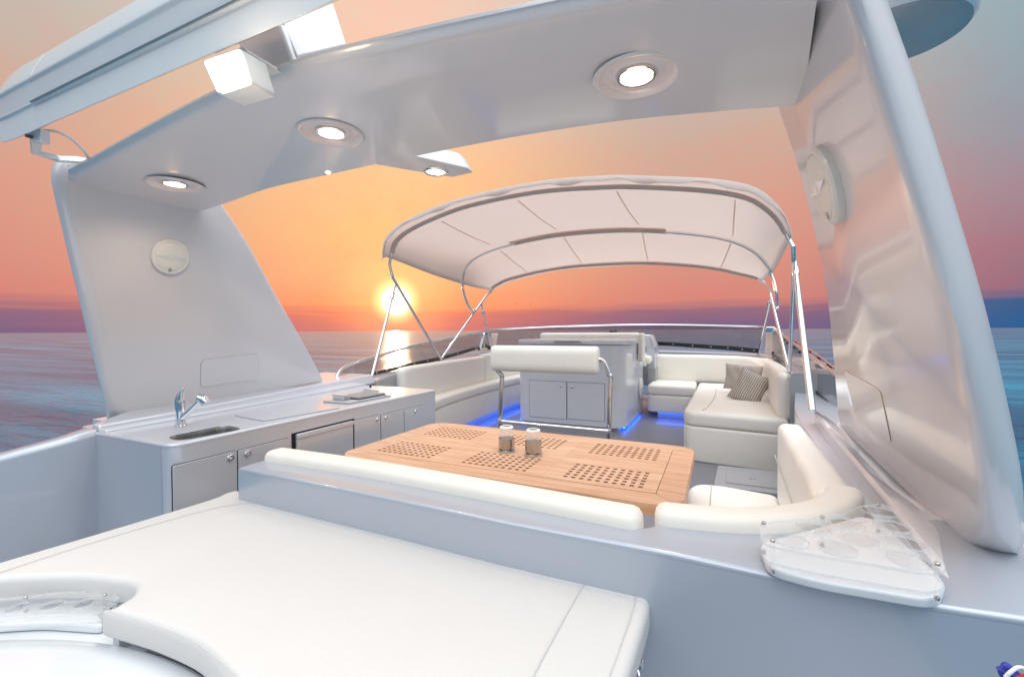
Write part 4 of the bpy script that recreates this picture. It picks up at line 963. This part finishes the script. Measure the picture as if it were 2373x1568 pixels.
link('dashboard', box(-2.7, -1.2, 7.95, 8.6, .95, 1.31), 'gel', con, bevel=.03)

# ------------------------------------------------------------ leaning backrest between table and cabinet
lb = empty('bench_backrest', 'cream roll backrest on bent stainless tube frame behind the table', 'backrest', (-1.4, 3.6, 0))
YR = 3.6
tl, tr_, br, bl = aY(1142, 806, YR), aY(1388, 810, YR), aY(1388, 862, YR), aY(1142, 850, YR)
zc = (tl.z+bl.z+tr_.z+br.z)/4; hh_ = .115
link('roll_cushion', sweep([Vector((tl.x+.0, YR, 0)), Vector(((tl.x+tr_.x)/2, YR, 0)), Vector((tr_.x, YR, 0))], [(s[0]*.62, s[1]) for s in rsec(-.11, .11, zc-.115, zc+.115, .08, 7)], ends=.03, lean=0), 'cream', lb, smooth=70)
fl_ = [aY(1147, 845, YR+.02), aY(1155, 860, YR+.02), aY(1163, 872, YR+.02), aY(1162, 900, YR+.02), aY(1160, 968, YR+.02)]
link('frame_tube', tube(cat_(fl_+[Vector((fl_[-1].x, YR+.02, .0))], 6), .021, 16), 'steel', lb)
fr_ = [aY(1380, 833, YR+.0), aY(1390, 833, YR+.01), aY(1400, 840, YR+.02), aY(1411, 866, YR+.02), aY(1415, 885, YR+.02), aY(1411, 1000, YR+.02)]
link('frame_tube', tube(cat_(fr_+[Vector((fr_[-1].x, YR+.02, .0))], 6), .021, 16), 'steel', lb)
a, b_ = aY(1160, 976, YR-.08), aY(1405, 999, YR-.08)
zb = (a.z+b_.z)/2
link('cross_bar', tube(rnd([fl_[4]+Vector((0, 0, 0)), Vector((a.x-.015, YR-.08, zb)), Vector((b_.x+.02, YR-.08, zb)), fr_[5]+Vector((0, 0, .02))], [0, .05, .05, 0], 8), .018, 14), 'steel', lb)

# ------------------------------------------------------------ table
ZT = .72
tq = pz([(1010, 973), (812, 1050), (1570, 1175), (1598, 1040)], ZT)
tx0, tx1, ty0, ty1 = -1.92, -.125, 1.80, 2.76
print('table', [tuple(round(c, 2) for c in p) for p in tq])
tab = empty('teak_table', 'varnished teak table with rounded corners and six grids of square holes', 'table', ((tx0+tx1)/2, (ty0+ty1)/2, 0))
fwid = .115; th = .05
def crv(outer, holes, z, thick, bev=.0):
    cu = bpy.data.curves.new('plate', 'CURVE'); cu.dimensions = '2D'; cu.fill_mode = 'BOTH'; cu.extrude = thick/2-bev; cu.bevel_depth = bev; cu.bevel_resolution = 2
    cu.offset = -bev
    def sp(pts):
        s_ = cu.splines.new('POLY'); s_.points.add(len(pts)-1)
        for i, p in enumerate(pts): s_.points[i].co = (p[0], p[1], 0, 1)
        s_.use_cyclic_u = True
    sp(outer)
    for h in holes: sp(h)
    ob = bpy.data.objects.new('tmp', cu); col_.objects.link(ob); dg = bpy.context.evaluated_depsgraph_get()
    me = bpy.data.meshes.new_from_object(ob.evaluated_get(dg)); bpy.data.objects.remove(ob)
    bm = bmesh.new(); bm.from_mesh(me); bmesh.ops.remove_doubles(bm, verts=bm.verts, dist=1e-5); bmesh.ops.recalc_face_normals(bm, faces=bm.faces)
    bmesh.ops.translate(bm, verts=bm.verts, vec=(0, 0, z-thick/2)); bm.to_mesh(me); bm.free(); me.materials.clear(); return me
g = .0003
ix0, ix1, iy0, iy1 = tx0+fwid, tx1-fwid, ty0+fwid, ty1-fwid
V3 = lambda x, y: Vector((x, y, 0))
def framepiece(corners, rads, m_):
    link('frame_board', slab(rnd(corners, rads, 8), ZT-th, ZT), m_, tab, bevel=.008)
link_ = framepiece
rc = .11
def mitre():
    # each board ends on the mitre line through the rounded corner
    d = rc*.29
    A_, B_, C_, D_ = V3(tx0, ty0), V3(tx1, ty0), V3(tx1, ty1), V3(tx0, ty1)
    def arc(c, a0, a1): return [c+Vector((math.cos(a), math.sin(a), 0))*rc for a in [R(a0)+(R(a1)-R(a0))*i/6 for i in range(7)]]
    cA, cB, cC, cD = V3(tx0+rc, ty0+rc), V3(tx1-rc, ty0+rc), V3(tx1-rc, ty1-rc), V3(tx0+rc, ty1-rc)
    e = .0005
    near = arc(cA, 225, 270)+arc(cB, 270, 315)+[V3(ix1-e, iy0-e), V3(ix0+e, iy0-e)]
    far = arc(cC, 45, 90)+arc(cD, 90, 135)+[V3(ix0+e, iy1+e), V3(ix1-e, iy1+e)]
    right = arc(cB, 315, 360)+arc(cC, 0, 45)+[V3(ix1+e, iy1-e), V3(ix1+e, iy0+e)]
    left = arc(cD, 135, 180)+arc(cA, 180, 225)+[V3(ix0-e, iy0+e), V3(ix0-e, iy1-e)]
    return near, far, right, left
n_, f_, r_, l_ = mitre()
for p_, m_ in ((n_, 'wood'), (f_, 'wood'), (r_, 'woodx'), (l_, 'woodx')):
    link('frame_board', slab(p_, ZT-th, ZT), m_, tab, bevel=.004, seg=2)
# six grating panels, each with 10 x 6 square holes
xs_ = [ix0, -1.31, -.755, ix1]; ys_ = [iy0, 2.29, iy1]
for i in range(3):
    for j in range(2):
        x0, x1 = xs_[i], xs_[i+1]; y0, y1 = ys_[j], ys_[j+1]
        hcx = (-1.59, -1.03, -.48)[i]; yc0 = (1.97, 2.41)[j]; px1, py1 = .0378, .040; nx, ny = 10, 6; hs2 = .0098; hsy = .0102
        gx0 = hcx-px1*5; gx1 = hcx+px1*5; yy0 = yc0-py1/2; yy1 = yy0+py1*ny
        holes = []
        for a in range(nx):
            for b_ in range(ny):
                cx_, cy_ = gx0+(a+.5)*px1, yy0+(b_+.5)*py1
                holes.append([(cx_-hs2, cy_-hsy), (cx_+hs2, cy_-hsy), (cx_+hs2, cy_+hsy), (cx_-hs2, cy_+hsy)])
        gb_ = link('grating_board', crv([(x0+g, y0+g), (x1-g, y0+g), (x1-g, y1-g), (x0+g, y1-g)], holes, ZT, .022), 'wood', tab, smooth=0)
        gb_.data.materials.append(M['woodshade'])
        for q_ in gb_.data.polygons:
            if abs(q_.normal.z) < .5: q_.material_index = 1  # hole walls coloured dark for the shade inside them
        link('hole_shade_board', box(gx0-.01, gx1+.01, yy0-.01, yy1+.01, ZT-.040, ZT-.034), 'woodshade', tab, smooth=0)  # dark sheet added below the holes to give their shade
link('pedestal', lathe([(.06, .02), (.06, ZT-th-.001)], ((tx0+tx1)/2-.5, (ty0+ty1)/2, 0), n=32, cap=True), 'brushed', tab)
link('pedestal', lathe([(.06, .02), (.06, ZT-th-.001)], ((tx0+tx1)/2+.5, (ty0+ty1)/2, 0), n=32, cap=True), 'brushed', tab)
# candle holders
def candle(x, y, lbl):
    c = aZ(x, y, ZT+.001)
    S_ = 1.13
    k = empty('candle_holder', lbl, 'candle holder', c, 'candle holders on the table')
    link('base_dish', lathe([(p_*S_, q_*S_) for p_, q_ in [(.001, 0), (.044, 0), (.046, .004), (.045, .008), (.036, .010), (.001, .010)]], c, n=40), 'steel', k)
    link('steel_cup', lathe([(p_*S_, q_*S_) for p_, q_ in [(.036, .010), (.040, .014), (.040, .066), (.038, .066), (.037, .016), (.001, .015)]], c, n=40), 'darksteel', k)
    for a in range(5):
        q = c+Vector((math.cos(a*1.256+.9-1.57), math.sin(a*1.256+.9-1.57), 0))*.0455+Vector((0, 0, .016)); t_ = Vector((-(q-c).y, (q-c).x, 0)).normalized()
        nn = Vector(((q-c).x, (q-c).y, 0)).normalized()
        link('vent_slot', prism([q-t_*.008, q+t_*.008, q+t_*.008+Vector((0, 0, .003)), q-t_*.008+Vector((0, 0, .003))], nn*.0006), 'black', k, smooth=0)
    link('tealight', lathe([(p_*S_, q_*S_) for p_, q_ in [(.001, .016), (.019, .016), (.019, .034), (.001, .034)]], c, n=24), 'white', k)
    link('glass_chimney', lathe([(p_*S_, q_*S_) for p_, q_ in [(.0362, .02), (.0362, .108), (.035, .116), (.031, .121), (.025, .1225), (.024, .120), (.029, .118), (.0325, .113), (.0335, .106), (.0335, .02), (.0362, .02)]], c, n=48), 'glass', k)
    link('glass_rim', lathe([(p_*S_, q_*S_) for p_, q_ in [(.0345, .1175), (.0315, .1225), (.0255, .1245), (.0225, .1225), (.0235, .1210), (.0295, .1210), (.0345, .1175)]], c, n=48), 'frost', k)
candle(1174, 1044, 'steel candle holder with glass chimney, the one standing further left on the table')
candle(1236, 1053, 'steel candle holder with glass chimney, the one nearer the table centre on its right')

# ------------------------------------------------------------ bimini
bi = empty('bimini_top', 'pale canvas bimini sunshade on three steel bows over the forward seats', 'bimini', (-1.5, 5.2, 1))
def curve3(pts, y0, y1=None):
    n_ = len(pts); y1 = y0 if y1 is None else y1
    return [aY(x, y, y0+(y1-y0)*i/(n_-1)) for i, (x, y) in enumerate(pts)]
aftE = curve3([(888, 598), (889, 575), (897, 553), (930, 522), (1010, 484), (1100, 456), (1250, 426), (1400, 414), (1500, 415), (1650, 422), (1740, 438), (1788, 467), (1818, 502), (1836, 545)], 3.9)
aftB = curve3([(906, 599), (908, 575), (918, 555), (950, 530), (1030, 493), (1110, 468), (1250, 441), (1400, 430), (1500, 430), (1640, 438), (1730, 454), (1780, 483), (1810, 516), (1830, 556)], 4.05)
midB = curve3([(1072, 658), (1074, 630), (1086, 606), (1110, 588), (1150, 572), (1210, 556), (1290, 541), (1400, 531), (1500, 530), (1610, 538), (1690, 552), (1745, 576), (1775, 606), (1789, 632)], 5.55, 5.75)
fwdB = curve3([(1133, 672), (1140, 666), (1152, 658), (1172, 648), (1200, 640), (1250, 628), (1320, 617), (1400, 611), (1490, 608), (1580, 612), (1660, 621), (1710, 632), (1750, 641), (1766, 650)], 6.6, 6.9)
fwdE = curve3([(1138, 678), (1146, 671), (1160, 663), (1180, 654), (1208, 646), (1256, 634), (1325, 623), (1400, 618), (1490, 614), (1580, 617), (1660, 627), (1708, 638), (1746, 646), (1765, 654)], 6.72, 7.02)
NS = 61
cv = [resamp(cat_(c, 8), NS) for c in (aftE, aftB, midB, fwdB, fwdE)]
cols = []
for i in range(NS):
    pts = [c[i] for c in cv]; s = cat_([pts[0], pts[1], pts[1].lerp(pts[2], .5)-Vector((0, 0, .015)), pts[2], pts[2].lerp(pts[3], .5)-Vector((0, 0, .01)), pts[3], pts[4]], 4)
    cols.append(s)
nr = len(cols[0]); v = [p for c in cols for p in c]
f = [[i*nr+j, i*nr+j+1, (i+1)*nr+j+1, (i+1)*nr+j] for i in range(NS-1) for j in range(nr-1)]
me = mesh(v, f); cn = link('canopy', me, 'canvas', bi, smooth=70)
md = cn.modifiers.new('thick', 'SOLIDIFY'); md.thickness = .004; md.offset = 1
up3 = Vector((0, 0, .02))
# rolled front flap hanging over the aft edge
fl1 = []
for i, p in enumerate(cv[0]):
    w_ = .5+.45*math.sin(i*.62)+.3*math.sin(i*1.37+1)
    o_ = Vector((0, -.01, 0)); hgt = .085*min(1, .35+min(i, NS-1-i)/8)
    fl1.append([p+Vector((0, .02, .012+hgt*.25)), p+Vector((0, -.012, .010+hgt*.12)), p+Vector((0, -.022, -.008-.032*w_)), p+Vector((0, -.015, -.012-.034*w_)), p+Vector((0, -.006, .0)), p+Vector((0, .02, .006))])
link('valance', loft(fl1), 'canvas', bi, smooth=60)
def strip(c, w0, w1, nm, m_, off=-.006, i0=0, i1=NS-1):
    a = []; 
    for i in range(i0, i1+1):
        s = cols[i]; k = c; p = s[k]; q = s[min(nr-1, k+1)]; r__ = s[max(0, k-1)]; t_ = (q-r__).normalized()
        dn = Vector((0, 0, off)); nrm = (cv[1][min(i+1, NS-1)]-cv[1][max(i-1, 0)]).normalized().cross(t_).normalized()
        if nrm.z > 0: nrm = -nrm
        a.append([p+t_*w0+nrm*abs(off), p+t_*w1+nrm*abs(off), p+t_*w1+nrm*abs(off)*1.6, p+t_*w0+nrm*abs(off)*1.6])
    return link(nm, loft(a), m_, bi, smooth=60)
kA, kM, kF = 4, 12, 20
strip(kA, -.03, .06, 'pocket', 'canvas2', -.004, 1, NS-2)
strip(kM, -.05, .05, 'pocket', 'canvas2', -.004, 14, 42)
strip(kF, -.06, .02, 'pocket', 'canvas2', -.004, 1, NS-2)
for i0 in (11, 24, 38, 52):
    for ja, jb in ((5, 11), (13, 19)):
        a = []
        for j in range(ja, jb+1):
            p = cols[i0][j]; t_ = (cols[i0+1][j]-cols[i0-1][j]).normalized(); a.append([p-t_*.007-Vector((0, 0, .004)), p+t_*.007-Vector((0, 0, .004)), p+t_*.007-Vector((0, 0, .007)), p-t_*.007-Vector((0, 0, .007))])
        link('canvas_seam', loft(a), 'canvas2', bi)
def patch(i0, i1, j0, j1):
    a = [[cols[i][j]-Vector((0, 0, .0045)) for j in range(j0, j1+1)] for i in range(i0, i1+1)]
    lo2 = [[p-Vector((0, 0, .002)) for p in r_][::-1] for r_ in a]
    link('corner_patch', loft([x+y for x, y in zip(a, lo2)]), 'canvas', bi, smooth=60)
rB = .0165
aB = [p-Vector((0, 0, .016)) for p in cv[1]]; mB = [p-Vector((0, 0, .03)) for p in cv[2]]; fB = [p-Vector((0, 0, .014)) for p in cv[3]]
HP = aX(1022, 832, -3.5); HS = aX(1829, 862, .62)
print('hinge', HP, HS)
def side(pts, X0, X1):
    n_ = len(pts); return [aX(x, y, X0+(X1-X0)*i/max(1, n_-1)) for i, (x, y) in enumerate(pts)]
la = side([(903, 612), (910, 640), (922, 663)], -3.46, -3.47)+[HP]
ra = [aY(1838, 585, 4.0), aY(1838, 640, 4.25), aY(1836, 700, 4.5), HS]
ra = [aX(1838, 572, .505), aX(1839, 620, .53), aX(1837, 700, .57), HS]
link('bow', tube([p for p in cat_(la[::-1], 6)]+aB[1:-1]+cat_(ra, 6), rB, 12), 'steel', bi)
link('bow_sleeve', tube(aB[1:-1], .021, 12), 'canvas', bi); link('bow_sleeve', tube(fB[1:-1], .021, 12), 'canvas', bi); link('bow_sleeve', tube(mB[15:43], .022, 12), 'canvas', bi)
lm = side([(1073, 668), (1079, 692), (1088, 712), (1096, 722)], -3.46, -3.47)
rm = [aX(1793, 650, .54), aX(1799, 680, .56), aX(1800, 712, .57)]
link('bow', tube([p for p in cat_(lm[::-1], 6)]+mB[1:-1]+cat_(rm, 6), rB, 12), 'steel', bi)
lf = side([(1137, 676), (1122, 692)], -3.47, -3.48)+[HP]
rf = [aX(1772, 655, .545), aX(1784, 675, .555), aX(1790, 700, .56), HS]
link('bow', tube([p for p in cat_(lf[::-1], 6)]+fB[1:-1]+cat_(rf, 6), rB, 12), 'steel', bi)
def strut(pts, r_=.0165):
    link('strut', tube(pts, r_, 12), 'steel', bi)
    a, b_ = pts[0], pts[-1]; d = (b_-a).normalized()
    link('joint', tube([a-d*.03, a, a+d*.05, a+d*.10, a+d*.11, a+d*.18, a+d*.20], [.012, .02, .014, .012, .026, .026, .018], 14), 'steel', bi)
strut([aX(915, 662, -3.48), aX(859, 882, -3.22)])
strut([aX(1116, 706, -3.48), aX(1139, 806, -3.6)], .014)
strut([aX(1840, 600, .53), aX(1882, 952, .50)], .020)
strut([aX(1787, 690, .56), aX(1757, 820, .56)], .015)
link('strut', tube([HS, aX(1834, 876, .62)], .016, 12), 'steel', bi)
for h_, nx_ in ((HP, 1), (HS, -1)):
    link('deck_hinge', lathe([(.03, 0), (.03, .02), (.02, .05), (.02, .09)], h_-Vector((0, 0, .06)), n=20, cap=True), 'steel', bi)
link('slider', lathe([(.026, 0), (.026, .05)], aX(1097, 724, -3.47), (0, .4, 1), 16, cap=True), 'steel', bi)
link('slider', lathe([(.024, 0), (.024, .05)], aX(1800, 714, .57), (0, .4, 1), 16, cap=True), 'steel', bi)

# ------------------------------------------------------------ birds
def bird(p, lbl, s_=1.0):
    k = 1.0*s_
    v = [(-.9, 0, .25), (-.35, .1, .42), (0, .15, .1), (.35, .1, .42), (.9, 0, .25), (.35, -.1, .36), (0, -.2, .04), (-.35, -.1, .36), (0, .35, .12), (0, -.4, .06), (0, 0, -.08)]
    f = [[0, 1, 7], [1, 2, 6, 7], [2, 3, 5, 6], [3, 4, 5], [8, 2, 10], [2, 6, 10], [6, 9, 10], [1, 2, 8], [2, 3, 8]]
    me = bpy.data.meshes.new('bird'); me.from_pydata([(Vector(q)*k+p)[:] for q in v], [], f)
    o = link('bird', me, 'bird', None, lbl, 'bird', group='birds over the sea', smooth=0)
    md = o.modifiers.new('thick', 'SOLIDIFY'); md.thickness = .06*k
bird(aY(1230, 706, 220), 'tiny dark bird flying just above the cloud bank, the right one', .9)
bird(aY(1196, 704, 260), 'tiny dark bird flying just above the cloud bank, the left one', .9)
